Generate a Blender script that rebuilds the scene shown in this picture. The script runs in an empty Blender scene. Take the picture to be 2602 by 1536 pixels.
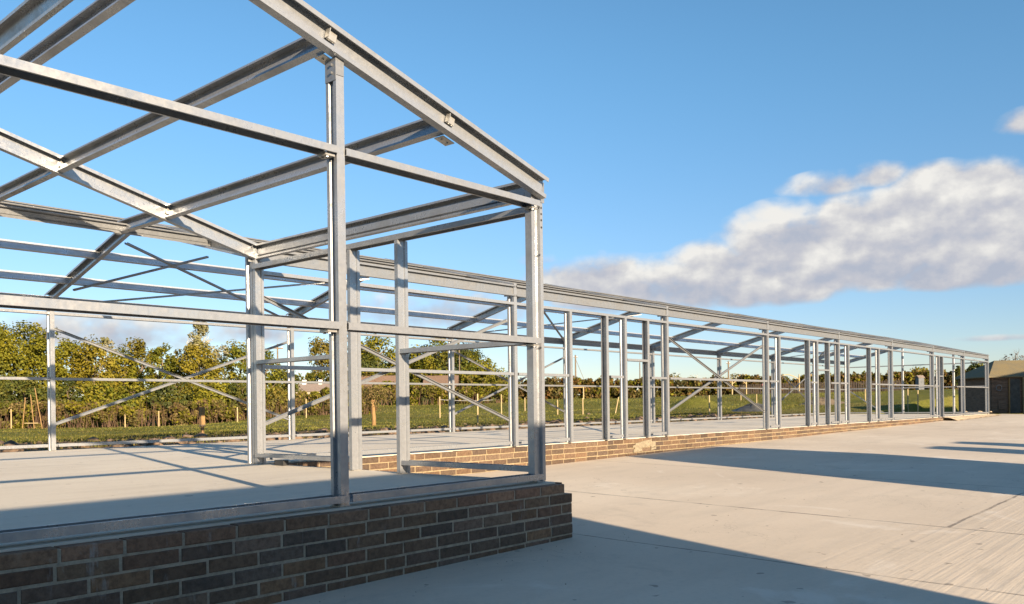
import bpy, bmesh, math, random
import numpy as np
from mathutils import Vector, Matrix
R = math.radians
scene = bpy.context.scene
COL = scene.collection

# ------------------------------------------------------------------ sizes (metres)
XC, Y0, Y1, Y2, BAY = 6.407, 5.244, 10.16, 17.037, 5.2745
YR = 13.6                      # ridge of the long range
XR = 2.72                      # ridge of the gabled wing
ZE, ZR, ZRW = 2.94, 3.82, 3.91 # eaves, ridge of range, ridge of wing (top of steel)
XEND = 47.6
SUN_AZ, SUN_EL = 16.0, 15.2
def frame_x(i): return XEND if i >= 8 else (42.95 if i == 7 else XC + BAY*i)
def yard_z(x, y): return -0.698 + 0.0088*x + 0.020*y
def smooth(a, b, t):
    t = min(1, max(0, (t-a)/(b-a))); return t*t*(3-2*t)
def terrain(x, y):
    z = -0.22 + 0.0095*x - 0.009*y
    d = math.hypot(x, y)
    right = smooth(1.02, 1.25, x/max(y, 1)) if y > 0 else 1
    d2 = d - 85*right
    c1 = smooth(.5, .72, x/y) if y > 1 else 1
    z += c1*1.25*smooth(48, 95, d)+(2.7-1.25*c1)*smooth(86, 118, d2)
    z += 0.10*math.sin(x*.21+1)*math.sin(y*.17) + .05*math.sin(x*.6+y*.4)
    if y < 42:
        k = (1-smooth(18.5, 40, y))*(1-smooth(50, 62, x)); z = z*(1-k)+(-.045+.035*math.sin(x*1.3)*math.sin(y*1.1+x*.4))*k
    if y < 17.3 and x < 75: z = min(z, -1.6)
    return z

# ------------------------------------------------------------------ node helpers
class NT:
    def __init__(s, tree): s.t = tree; s.n = tree.nodes; s.l = tree.links
    def node(s, typ, **kw):
        n = s.n.new(typ)
        ins = kw.pop('ins', {})
        for k, v in kw.items(): setattr(n, k, v)
        for k, v in ins.items(): s.put(n.inputs[k], v)
        return n
    def put(s, sock, v):
        if isinstance(v, bpy.types.NodeSocket): s.l.new(v, sock)
        elif isinstance(v, (tuple, list)):
            v = tuple(v)
            if sock.type == 'RGBA' and len(v) == 3: v = v+(1,)
            sock.default_value = v
        else: sock.default_value = v
    def math(s, op, a, b=0.0, c=0.0, clamp=False):
        n = s.n.new('ShaderNodeMath'); n.operation = op; n.use_clamp = clamp
        s.put(n.inputs[0], a); s.put(n.inputs[1], b)
        if len(n.inputs) > 2: s.put(n.inputs[2], c)
        return n.outputs[0]
    def mix(s, f, a, b, typ='MIX'):
        n = s.n.new('ShaderNodeMix'); n.data_type = 'RGBA'; n.blend_type = typ
        s.put(n.inputs[0], f); s.put(n.inputs[6], a); s.put(n.inputs[7], b); return n.outputs[2]
    def noise(s, vec, scale, detail=4, rough=.55, dist=0.0):
        n = s.n.new('ShaderNodeTexNoise'); s.put(n.inputs['Vector'], vec)
        s.put(n.inputs['Scale'], scale); s.put(n.inputs['Detail'], detail); s.put(n.inputs['Roughness'], rough); s.put(n.inputs['Distortion'], dist)
        return n.outputs[0]
    def mapping(s, vec, scale=(1,1,1), loc=(0,0,0), rot=(0,0,0)):
        n = s.n.new('ShaderNodeMapping'); s.put(n.inputs[0], vec)
        n.inputs['Scale'].default_value = scale; n.inputs['Location'].default_value = loc; n.inputs['Rotation'].default_value = rot
        return n.outputs[0]
    def ramp(s, f, stops, interp='LINEAR'):
        n = s.n.new('ShaderNodeValToRGB'); s.put(n.inputs[0], f); cr = n.color_ramp; cr.interpolation = interp
        while len(cr.elements) > 1: cr.elements.remove(cr.elements[-1])
        for i, (p, c) in enumerate(stops):
            e = cr.elements[0] if i == 0 else cr.elements.new(p)
            e.position = p; e.color = tuple(c)+(1,) if len(c) == 3 else c
        return n.outputs[0]
    def mrange(s, v, a, b, c=0., d=1., smoothstep=True):
        n = s.n.new('ShaderNodeMapRange'); n.interpolation_type = 'SMOOTHSTEP' if smoothstep else 'LINEAR'
        s.put(n.inputs[0], v)
        for i, q in enumerate((a, b, c, d)): s.put(n.inputs[1+i], q)
        return n.outputs[0]
    def bump(s, h, strength=.3, dist=.01, normal=None):
        n = s.n.new('ShaderNodeBump'); s.put(n.inputs['Height'], h); s.put(n.inputs['Strength'], strength); s.put(n.inputs['Distance'], dist)
        if normal is not None: s.put(n.inputs['Normal'], normal)
        return n.outputs[0]

def material(name):
    m = bpy.data.materials.new(name); m.use_nodes = True
    nt = NT(m.node_tree); b = nt.n['Principled BSDF']
    return m, nt, b
def pos(nt): return nt.node('ShaderNodeNewGeometry').outputs['Position']
def attr(nt, name='tint'): return nt.node('ShaderNodeAttribute', attribute_name=name).outputs['Color']

def mat_steel(name, base=(.60,.605,.60), metallic=.55, rough=.42, stain=.5):
    m, nt, b = material(name); p = pos(nt)
    n1 = nt.noise(p, 3.0, 5, .6); n2 = nt.noise(nt.mapping(p, (14,14,1.5)), 3, 4, .6)
    v = nt.node('ShaderNodeTexVoronoi', ins={'Vector': p, 'Scale': 42.0}).outputs['Color']
    sp = nt.node('ShaderNodeSeparateColor', ins={0: v}).outputs[0]
    c = nt.mix(nt.mrange(n1, .35, .7), base, tuple(x*.78 for x in base))
    n3 = nt.noise(p, 26, 6, .7); c = nt.mix(nt.mrange(n3, .42, .68, 0, .16), c, tuple(x*.62 for x in base))
    c = nt.mix(nt.math('MULTIPLY', nt.mrange(n2, .5, .75), stain), c, tuple(x*.75 for x in base))
    c = nt.mix(nt.math('MULTIPLY', sp, .09), c, (.62,.63,.64))
    nt.put(b.inputs['Base Color'], c); b.inputs['Metallic'].default_value = metallic
    nt.put(b.inputs['Roughness'], nt.math('ADD', nt.mrange(n1, .3, .7, rough-.12, rough+.10), nt.mrange(n3, .35, .7, -.06, .08)))
    nt.put(b.inputs['Normal'], nt.bump(nt.noise(p, 9, 3), .15, .01))
    return m
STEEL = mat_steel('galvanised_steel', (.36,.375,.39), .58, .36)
STEEL_LIT = mat_steel('lit_galvanised_steel', (.56,.58,.60), .60, .36)  # same steel with a paler base: light on the back purlins put into colour
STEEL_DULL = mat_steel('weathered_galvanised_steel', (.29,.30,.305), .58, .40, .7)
BOLT = mat_steel('zinc_bolts', (.50,.48,.43), .6, .35, .5)

def mat_plain(name, col, rough=.8, var=.25, scale=6, bump=.2, stretch=(1,1,1), dark=None, metallic=0):
    m, nt, b = material(name); p = pos(nt)
    n = nt.noise(nt.mapping(p, stretch), scale, 6, .6)
    c = nt.mix(nt.mrange(n, .3, .72), tuple(x*(1+var) for x in col), dark or tuple(x*(1-var) for x in col))
    nt.put(b.inputs['Base Color'], c); b.inputs['Roughness'].default_value = rough; b.inputs['Metallic'].default_value = metallic
    nt.put(b.inputs['Normal'], nt.bump(n, bump, .02)); return m

def mat_leaf(name):
    m, nt, b = material(name)
    c = attr(nt); n = nt.noise(pos(nt), .9, 3)
    c = nt.mix(nt.mrange(n, .35, .7, 0, .35), c, nt.mix(1.0, c, (.55,.62,.5), 'MULTIPLY'))
    nt.put(b.inputs['Base Color'], c); b.inputs['Roughness'].default_value = .65
    b.inputs['Specular IOR Level'].default_value = .25
    tr = nt.node('ShaderNodeBsdfTranslucent', ins={'Color': nt.mix(1.0, c, (1.0,1.0,.6), 'MULTIPLY')})
    mx = nt.node('ShaderNodeMixShader', ins={0: .38, 1: b.outputs[0], 2: tr.outputs[0]})
    nt.put(nt.n['Material Output'].inputs[0], mx.outputs[0]); return m
LEAF = mat_leaf('foliage')
BARK = mat_plain('bark', (.16,.12,.08), .9, .35, 5, .6, (3,3,.6))
TWIG = mat_plain('twigs', (.085,.05,.028), .9, .3, 5, .2)
BARKP = mat_plain('pale_bark', (.42,.38,.30), .85, .3, 6, .4, (3,3,.8))
TIMBER = mat_plain('pale_timber', (.40,.31,.16), .8, .22, 8, .3, (4,4,.5))
TIMBER_O = mat_plain('orange_timber', (.24,.145,.055), .8, .3, 8, .3, (5,5,.5))
PALE_ = mat_plain('dark_pales', (.035,.026,.02), .9, .4, 5, .3)
TIMBER_D = mat_plain('dark_boarding', (.13,.085,.055), .85, .4, 5, .4, (.6,.6,6))
WHITE = mat_plain('white_paint', (.78,.77,.74), .5, .06, 4, .05)
BLACK = mat_plain('black_plastic', (.03,.03,.03), .5, .3, 6, .1)

def mat_brick(name, mort):
    m, nt, b = material(name); p = pos(nt); a = attr(nt)
    n = nt.noise(p, 28, 6, .65); n2 = nt.noise(p, 3.2, 5, .6)
    c = nt.mix(nt.mrange(n, .35, .7, 0, .8), a, nt.mix(1.0, a, (.45,.42,.42), 'MULTIPLY'))
    c = nt.mix(nt.mrange(n2, .62, .80, 0, .25), c, mort)
    nt.put(b.inputs['Base Color'], nt.mix(nt.math('MULTIPLY', nt.mrange(nt.noise(nt.mapping(p, (5,5,1.2)), 1.6, 6, .7), .58, .70, 0, .5), nt.mrange(nt.noise(p, .9, 2), .5, .6)), c, (.36,.36,.35)) if 'wing' in name else c); b.inputs['Roughness'].default_value = .88
    nt.put(b.inputs['Normal'], nt.bump(n, .9, .010)); return m
def mat_mortar(name, col):
    m, nt, b = material(name); p = pos(nt)
    n = nt.noise(p, 18, 7, .7)
    nt.put(b.inputs['Base Color'], nt.mix(nt.mrange(n, .3, .75), tuple(min(1,x*1.15) for x in col), tuple(x*.62 for x in col)))
    b.inputs['Roughness'].default_value = .95
    nt.put(b.inputs['Normal'], nt.bump(n, .8, .012)); return m

def mat_concrete(name, yard):
    m, nt, b = material(name); p = pos(nt)
    big = nt.noise(p, .22, 5, .55); mid = nt.noise(nt.mapping(p, (.35,1.6,1)), 1.6, 5, .6, .4); fine = nt.noise(p, 22, 6, .7)
    c = nt.ramp(big, [(.3,(.48,.41,.32)), (.52,(.55,.475,.375)), (.72,(.61,.54,.435))]) if yard else nt.ramp(big, [(.3,(.54,.49,.40)), (.6,(.62,.57,.47))])
    c = nt.mix(nt.mrange(mid, .42, .70, 0, .28), c, (.40,.355,.285))
    c = nt.mix(nt.mrange(fine, .45, .8, 0, .30), c, (.33,.30,.25))
    spots = nt.noise(p, 5.5, 2, .5)
    c = nt.mix(nt.mrange(spots, .715, .74, 0, .6), c, (.12,.10,.08))
    h = nt.math('ADD', nt.math('MULTIPLY', fine, .35), nt.math('MULTIPLY', mid, .5))
    if yard:
        xyz = nt.node('ShaderNodeSeparateXYZ', ins={0: p}); X, Y = xyz.outputs[0], xyz.outputs[1]
        wob = nt.math('MULTIPLY', nt.math('SUBTRACT', nt.noise(p, 2.5, 3), .5), .05)
        Xw = nt.math('ADD', X, wob); Yw = nt.math('ADD', Y, wob)
        j = None
        for x0 in (-6.8,-2.3,2.25,6.78,9.55,13.9,18.4,22.9,27.4,31.9,36.4,40.9,45.4):
            k = nt.math('COMPARE', Xw, x0, .016 if x0 != 9.55 else .022); j = k if j is None else nt.math('MAXIMUM', j, k)
        k = nt.math('COMPARE', Yw, 2.42, .018); k = nt.math('MULTIPLY', k, nt.math('GREATER_THAN', X, 9.55))
        j = nt.math('MAXIMUM', j, k)
        soft = nt.noise(p, 3, 4)
        c = nt.mix(nt.math('MULTIPLY', j, nt.mrange(soft, .3, .6, .25, .8)), c, (.13,.11,.09))
        # tamped ridges left by the screed, running along the range
        g = nt.noise(nt.mapping(p, (.55, 17, 1)), 1.0, 3, .6, .25)
        g2 = nt.node('ShaderNodeTexWave', wave_type='BANDS', bands_direction='Y', ins={'Vector': p, 'Scale': 2.4, 'Distortion': 1.6, 'Detail': 3.0, 'Detail Scale': .6}).outputs['Fac']
        zone = nt.math('MULTIPLY', nt.mrange(Y, 3.6, 1.6), nt.mrange(X, 5.0, 7.0))
        zone = nt.math('MAXIMUM', zone, nt.math('MULTIPLY', nt.mrange(nt.noise(p, .35, 2), .5, .65), .35))
        gg = nt.math('MULTIPLY', nt.math('ADD', nt.math('MULTIPLY', g, 1.05), nt.math('MULTIPLY', g2, .12)), zone)
        h = nt.math('ADD', h, nt.math('MULTIPLY', gg, 1.1))
        c = nt.mix(nt.math('MULTIPLY', nt.mrange(gg, .65, .95), .35), c, (.30,.265,.22))
        h = nt.math('SUBTRACT', h, nt.math('MULTIPLY', j, 2.0))
    else:
        xyz = nt.node('ShaderNodeSeparateXYZ', ins={0: p}); X = xyz.outputs[0]; j = None
        for x0 in (1.1, 11.7, 17.0, 22.3, 27.5, 32.8, 38.1):
            k = nt.math('COMPARE', nt.math('ADD', X, nt.math('MULTIPLY', nt.noise(p, 4, 2), .02)), x0, .006); j = k if j is None else nt.math('MAXIMUM', j, k)
        c = nt.mix(nt.math('MULTIPLY', j, .6), c, (.2,.17,.13))
    cr = nt.noise(nt.mapping(p, (1,1,1), (2,5,0)), .55, 9, .62, 1.5)
    crack = nt.math('COMPARE', cr, .5, .0016)
    c = nt.mix(nt.math('MULTIPLY', crack, nt.mrange(nt.noise(p, .3, 2), .5, .62, 0, .55)), c, (.20,.17,.13))
    stain = nt.noise(nt.mapping(p, (1,1,1), (7,3,0)), .75, 7, .7, .8)
    c = nt.mix(nt.mrange(stain, .58, .70, 0, .30), c, (.30,.27,.22))
    pale = nt.noise(nt.mapping(p, (1,1,1), (-4,9,0)), .5, 7, .68, 1.2)
    c = nt.mix(nt.mrange(pale, .56, .68, 0, .35), c, (.72,.68,.60))
    nt.put(b.inputs['Base Color'], c); b.inputs['Roughness'].default_value = .82
    nt.put(b.inputs['Normal'], nt.bump(h, .55 if yard else .3, .008)); return m

def mat_ground():
    m, nt, b = material('field_grass'); p = pos(nt)
    n1 = nt.noise(p, .12, 5, .6); n2 = nt.noise(p, 1.1, 6, .65); n3 = nt.noise(p, 9, 4, .7)
    c = nt.ramp(n1, [(.32,(.11,.115,.02)), (.5,(.15,.15,.028)), (.66,(.19,.165,.045))])
    c = nt.mix(nt.mrange(n2, .5, .72, 0, .7), c, (.20,.17,.05))
    c = nt.mix(nt.mrange(n3, .4, .7, 0, .5), c, (.045,.06,.012))
    xyz = nt.node('ShaderNodeSeparateXYZ', ins={0: p}); Y = xyz.outputs[1]
    edge = nt.math('ADD', Y, nt.math('MULTIPLY', nt.math('SUBTRACT', nt.noise(p, .7, 5, .65), .5), 4.2))
    soil = nt.mix(nt.mrange(n3, .35, .7), (.20,.14,.085), (.09,.06,.04))
    c = nt.mix(nt.math('MULTIPLY', nt.mrange(edge, 27.0, 24.0, 0, 1), nt.mrange(xyz.outputs[0], 56.0, 46.0)), c, soil)
    nt.put(b.inputs['Base Color'], c); b.inputs['Roughness'].default_value = .95
    b.inputs['Specular IOR Level'].default_value = .1
    nt.put(b.inputs['Normal'], nt.bump(nt.math('ADD', n2, n3), .9, .12)); return m

# ------------------------------------------------------------------ object helpers
def tag(o, label=None, cat=None, group=None, kind=None):
    if label: o['label'] = label
    if cat: o['category'] = cat
    if group: o['group'] = group
    if kind: o['kind'] = kind
    return o
def empty(name, loc=(0,0,0), label=None, cat=None, group=None):
    o = bpy.data.objects.new(name, None); COL.objects.link(o); o.location = loc; o.empty_display_size = .3
    return tag(o, label, cat, group)
def wloc(o):
    v = Vector(o.location)
    while o.parent: o = o.parent; v += Vector(o.location)
    return v
def link(name, me, mat, parent=None, origin=None):
    """link a mesh given in world coordinates; its origin goes to its own centre (or the given point)"""
    n = len(me.vertices); co = np.empty(n*3, np.float32); me.vertices.foreach_get('co', co); co = co.reshape(-1, 3)
    c = Vector(origin) if origin is not None else Vector(((co.min(0)+co.max(0))/2).tolist())
    co -= np.array(c, np.float32); me.vertices.foreach_set('co', co.ravel()); me.update()
    o = bpy.data.objects.new(name, me); COL.objects.link(o)
    if isinstance(mat, (list, tuple)):
        for q in mat: me.materials.append(q)
    else: me.materials.append(mat)
    if parent is not None: o.parent = parent; o.location = c - wloc(parent)
    else: o.location = c
    return o
class MB:
    def __init__(s): s.v = []; s.f = []; s.m = []; s.cur = 0
    def add(s, vs, fs):
        k = len(s.v); s.v += [tuple(v) for v in vs]; s.f += [tuple(i+k for i in f) for f in fs]; s.m += [s.cur]*len(fs); return s
    def box(s, a, b):
        (x0,y0,z0),(x1,y1,z1) = a, b
        return s.add([(x0,y0,z0),(x1,y0,z0),(x1,y1,z0),(x0,y1,z0),(x0,y0,z1),(x1,y0,z1),(x1,y1,z1),(x0,y1,z1)],
            [(0,3,2,1),(4,5,6,7),(0,1,5,4),(1,2,6,5),(2,3,7,6),(3,0,4,7)])
    def obox(s, c, ax, ay, az):
        """oriented box: centre and three half-extent vectors"""
        c, ax, ay, az = map(Vector, (c, ax, ay, az)); vs = []
        for k in (-1, 1):
            for i, j in ((-1,-1),(1,-1),(1,1),(-1,1)): vs.append(c+ax*i+ay*j+az*k)
        return s.add(vs, [(0,3,2,1),(4,5,6,7),(0,1,5,4),(1,2,6,5),(2,3,7,6),(3,0,4,7)])
    def prism(s, p0, p1, prof, side):
        """extrude a closed 2D outline from p0 to p1; side = direction of the outline's first axis"""
        p0, p1 = Vector(p0), Vector(p1); a = (p1-p0).normalized(); u = Vector(side); u = (u-a*u.dot(a)).normalized(); v = a.cross(u)
        n = len(prof); vs = [p0+u*x+v*y for x, y in prof]+[p1+u*x+v*y for x, y in prof]
        fs = [(i, (i+1) % n, n+(i+1) % n, n+i) for i in range(n)]
        s.add(vs, fs)
        h = n//2            # thin-walled outline: cap as quads between outer and inner line
        for i in range(h-1):
            s.add([vs[i], vs[i+1], vs[n-2-i], vs[n-1-i]], [(3,2,1,0)]); s.add([vs[n+i], vs[n+i+1], vs[n+n-2-i], vs[n+n-1-i]], [(0,1,2,3)])
        return s
    def tube(s, pts, radii, seg=8, cap=True):
        pts = [Vector(p) for p in pts]; rings = []; k = len(s.v)
        up = Vector((0,0,1))
        for i, p in enumerate(pts):
            d = (pts[min(i+1, len(pts)-1)]-pts[max(i-1, 0)]).normalized()
            a = d.cross(up if abs(d.z) < .9 else Vector((1,0,0))).normalized(); b = d.cross(a)
            r = radii[i] if isinstance(radii, (list, tuple)) else radii
            rings.append([p+(a*math.cos(t)+b*math.sin(t))*r for t in [2*math.pi*j/seg for j in range(seg)]])
        for r in rings: s.v += [tuple(v) for v in r]
        for i in range(len(rings)-1):
            for j in range(seg):
                q = (j+1) % seg; s.f.append((k+i*seg+j, k+i*seg+q, k+(i+1)*seg+q, k+(i+1)*seg+j)); s.m.append(s.cur)
        if cap:
            s.f.append(tuple(k+j for j in range(seg))[::-1]); s.m.append(s.cur)
            s.f.append(tuple(k+(len(rings)-1)*seg+j for j in range(seg))); s.m.append(s.cur)
        return s
    def build(s, name, mat, parent=None, origin=None, fixn=True, smooth=False):
        me = bpy.data.meshes.new(name); me.from_pydata(s.v, [], s.f)
        if max(s.m or [0]) > 0: me.polygons.foreach_set('material_index', s.m)
        if fixn:
            bm = bmesh.new(); bm.from_mesh(me); bmesh.ops.recalc_face_normals(bm, faces=bm.faces); bm.to_mesh(me); bm.free()
        if smooth: me.polygons.foreach_set('use_smooth', [True]*len(me.polygons))
        return link(name, me, mat, parent, origin)

# ------------------------------------------------------------------ cold-rolled steel sections
def thin(line, t):
    """closed outline of a thin-walled section from its centre polyline"""
    L = []; Rr = []; n = len(line)
    for i in range(n):
        p = Vector(line[i])
        d0 = (p-Vector(line[i-1])).normalized() if i > 0 else None
        d1 = (Vector(line[i+1])-p).normalized() if i < n-1 else None
        if d0 is None: nn = Vector((-d1.y, d1.x))
        elif d1 is None: nn = Vector((-d0.y, d0.x))
        else:
            b = Vector((-d0.y-d1.y, d0.x+d1.x)); b.normalize(); nn = b/max(.4, b.dot(Vector((-d0.y, d0.x))))
        L.append(p+nn*t/2); Rr.append(p-nn*t/2)
    return [tuple(q) for q in L]+[tuple(q) for q in reversed(Rr)]
def C_(D, F, lip=.02, t=.005, groove=0):
    h = D/2; w = [(0, h), (0, -h)]
    if groove: w = [(0, h), (0, h*.52), (groove, h*.40), (groove, -h*.40), (0, -h*.52), (0, -h)]
    return thin([(F, h-lip), (F, h)]+w+[(F, -h), (F, -h+lip)], t)
SIGMA = C_(.165, .075, .012, .005, .03)     # posts
RAFT = C_(.20, .075, .034, .006)            # rafters
PURL = C_(.175, .06, .018, .005)
PURS = C_(.135, .055, .016, .004, .012)            # purlins
RAIL = C_(.15, .05, .014, .004)             # rails, laid flat
EAVE = C_(.19, .065, .02, .005, .022)
BRAC = C_(.05, .03, .006, .003)
def member(name, p0, p1, prof, side, parent, mat=STEEL):
    return MB().prism(p0, p1, prof, side).build(name, mat, parent)
def foot(post, x, y, dx, dy):
    """angle bracket and anchor bolts at the foot of a post"""
    b = MB(); b.box((x-.06*abs(dy)-.05*abs(dx), y-.06*abs(dx)-.05*abs(dy), .001), (x+.06*abs(dy)+.05*abs(dx), y+.06*abs(dx)+.05*abs(dy), .009))
    for s in (-1, 1):
        q = (x+s*.045*abs(dy)+dx*.0, y+s*.045*abs(dx)+dy*.0)
        b.tube([(q[0], q[1], .009), (q[0], q[1], .04)], .009, 6)
    return b.build('foot_bracket', BOLT, post)
def post(name, x, y, z0, z1, side, parent, prof=SIGMA, label=None):
    """vertical section; the web is centred on (x, y) and opens towards side"""
    o = member(name, (x, y, z0), (x, y, z1), prof, side, parent)
    if label: o['label'] = label
    foot(o, x+side[0]*.035, y+side[1]*.035, side[0], side[1]); return o
def cleat(parent_obj, c, ax, ay, az):
    b = MB(); b.obox(c, ax, ay, az)
    n = Vector(az).normalized()
    for i in (-.5, .5):
        q = Vector(c)+Vector(ax)*i
        b.tube([q-n*(Vector(az).length+.005), q+n*(Vector(az).length+.005)], .007, 6)
    return b.build('cleat', BOLT, parent_obj)
def hole_row(parent_obj, pts):
    for p, nrm in pts:
        p = Vector(p); nrm = Vector(nrm); MB().tube([p-nrm*.001, p+nrm*.003], .011, 8).build('hole_disc', BLACK, parent_obj)  # black discs stand in for the dark inside punched holes
EX, EY, EZ = Vector((1,0,0)), Vector((0,1,0)), Vector((0,0,1))

# ================================================================== 1. GABLED WING FRAME
wing = empty('gabled_steel_building', (XC, Y0, 0), 'galvanised steel frame of the gabled wing standing on the near dark brick plinth', 'steel frame')
XL = 2*XR-XC
ks = (ZRW-ZE)/(XC-XR)
def wz(x): return ZE+ks*(min(x, 2*XR-x) and (XC-x if x > XR else x-XL)) if x > XR else ZE+ks*(x-XL)
def wing_top(x): return ZE+ks*((XC-x) if x > XR else (x-XL))
for y in (Y0, Y1):
    sd = (0, -1, 0)
    for x, s in ((XC-.003, 1), (XL+.003, -1)):
        c = post('column', x+(0 if y == Y0 else .022*s), y-.005 if y == Y0 else y-.09, .01, ZE-.12, (0, 1, 0), wing, SIGMA if y == Y0 else C_(.125, .06, .018, .005, .016))
        if y == Y0: c['label'] = 'corner column of the gable, its foot in shade'
        if y == Y0 and s == 1:
            hole_row(c, [((x+dx, y-.0085, z), (0,-1,0)) for z in (2.78,2.72,2.66,2.60,2.54,2.47) for dx in (.062,)] + [((x+.03, y-.0085, z), (0,-1,0)) for z in (2.78,2.66,2.2,1.38,1.30)])
            cleat(c, (x-.02, y-.013, ZE-.12), (.06,0,0), (0,.005,0), (0,0,.02))
    for s in (1, -1):
        xe = XC+.04 if s == 1 else XL-.04
        p0 = Vector((xe, y-.03, wing_top(xe)-.10)); p1 = Vector((XR+.01*s, y-.03, wing_top(XR)-.10))
        r = member('rafter', p0, p1, RAFT, (0,-1,0), wing)
        d = (p1-p0).normalized(); nrm = EY.cross(d).normalized()
        for px in (5.19, 3.95):
            if s == -1: px = 2*XR-px
            q = Vector((px, y-.045, wing_top(px)-.075))
            cleat(r, q-EY*.012, d*.035, EY*.012, nrm*.032)
            if y == Y0:
                b = MB(); b.obox(q+d*.05-EY*.03, d*.003, EY*.026, nrm*.034); b.build('cleat', BOLT, r)
                b = MB(); g = Vector((px+.03, y+.09, wing_top(px)-.215)); b.obox(g-EY*.04, d*.07, EY*.055, nrm*.003)
                for i in (-.05, .05): b.tube([g+d*i*.7-EY*.04-nrm*.012, g+d*i*.7-EY*.04+nrm*.012], .010, 6)
                b.build('gusset_plate', BOLT, r)
        if s == 1:
            b = MB(); b.obox((XR, y-.02, wing_top(XR)-.12), (.20,0,0), (0,.004,0), (0,0,.11)); b.build('apex_plate', STEEL_DULL, r)
        b = MB(); k = Vector((XC if s == 1 else XL, y-.012, ZE-.13)); b.obox(k, (.10,0,0), (0,.004,0), (0,0,.10)); b.build('eaves_plate', STEEL_DULL, r)
# gable wind posts, standing proud of the gable
for x in (4.006, 2*XR-4.006):
    p = post('wind_post', x-.023, Y0+.0, .01, wing_top(x)-.24, (1,0,0), wing, C_(.118, .068, .014, .006, .024))
    b = MB(); b.box((x-.031, Y0-.066, wing_top(x)-.37), (x-.025, Y0+.062, wing_top(x)-.20))
    b.box((x-.025, Y0-.068, wing_top(x)-.33), (x+.045, Y0-.061, wing_top(x)-.20))
    for dz in (.25, .31): b.tube([(x-.045, Y0-.02, wing_top(x)-dz), (x-.03, Y0-.02, wing_top(x)-dz)], .010, 6)
    b.build('head_cleat', STEEL_DULL, p)
xs = [XL+.0, 2*XR-4.006+.08, 4.006, XC-.03]
XA, XB = 4.006+.05, 2*XR-4.006+.05
for z, nm in ((2.70, 'high'), (1.385, 'mid')):
    for a, b_ in ((XL+.03, XB-.08), (XB+.002, XA-.08), (XA+.002, XC-.04)):
        o = member('gable_rail', (a, Y0-.005, z), (b_, Y0-.005, z), RAIL, (0,0,-1), wing)
        for xx in (b_-.04,):
            b = MB(); b.box((xx-.05, Y0-.05, z-.075), (xx+.035, Y0+.05, z-.055)); b.tube([(xx-.02, Y0-.03, z-.085), (xx-.02, Y0-.03, z-.05)], .012, 6); b.tube([(xx-.02, Y0+.03, z-.085), (xx-.02, Y0+.03, z-.05)], .012, 6)
            b.build('rail_cleat', BOLT, o)
for a, b_ in ((XL+.03, XB-.10), (XB+.01, XA-.02), (XA+.012, XC-.05)):
    member('base_rail', (a, Y0-.015, .035), (b_, Y0-.015, .035), RAIL, (0,0,1), wing)
# side wall of the wing (X = XC): posts, rails, eaves beams
SY = [(7.216, 1), (8.06, -1)]
for y, s in SY: post('door_post', XC+.0, y-.03, .01, 2.60, (0, 1, 0), wing, C_(.145,.05,.018,.005,.014))
for z in (1.385,):
    for a, b_ in ((Y0+.05, SY[0][0]-.004), (SY[1][0]+.075-.07, Y1-.06)):
        member('side_rail', (XC, a, z), (XC, b_, z), C_(.13,.045,.014,.004), (0,0,-1), wing)
for a, b_ in ((Y0+.05, SY[0][0]-.01), (SY[1][0]+.01, Y1-.06)):
    member('base_rail', (XC, a, .10), (XC, b_, .10), C_(.13,.045,.014,.004), (0,0,1), wing)
    for yy in ((a+b_)/2+.5,) if a > 7 else (): MB().box((XC-.04, yy-.10, .002), (XC+.04, yy+.10, .070)).build('packer', BLACK, wing)
for x, sx in ((XC, -1), (XL, 1)):
    member('header_rail', (x, Y0+.06, 2.665), (x, Y1-.05, 2.665), C_(.14,.055,.014,.004), (0,0,-1), wing)
    member('eaves_beam', (x+.03*-sx, Y0+.03, ZE-.10), (x+.03*-sx, Y1-.04, ZE-.10), EAVE, (sx,0,0), wing)
member('side_rail', (XL, Y0+.05, 1.385), (XL, Y1-.05, 1.385), RAIL, (0,0,-1), wing)
# purlins of the wing, some running on over the range until they meet its slope
kr = (ZR-ZE)/(YR-Y1)
for x in (5.19, 3.95, 2.89, 2.55, 2*XR-3.95, 2*XR-5.19):
    s = 1 if x > XR else -1; z = wing_top(x)-.095
    n = Vector((ks*s, 0, 1)).normalized(); side = Vector((1,0,-ks*s))*(-s) if x > 2.6 or x < 2.4 else Vector((-1,0,-ks))
    member('purlin', (x, Y0+.0, z), (x, Y1-.035, z), PURL, side, wing)
    ye = min(Y1+(z+.1-ZE)/kr, YR-.1)
    o = member('valley_purlin', (x, Y1+.012, z), (x, ye, z), PURL, side, wing)
    cleat(o, (x-s*.035, Y1+.06, z), (0,.04,0), (.004,0,0), (0,0,.06))

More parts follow.
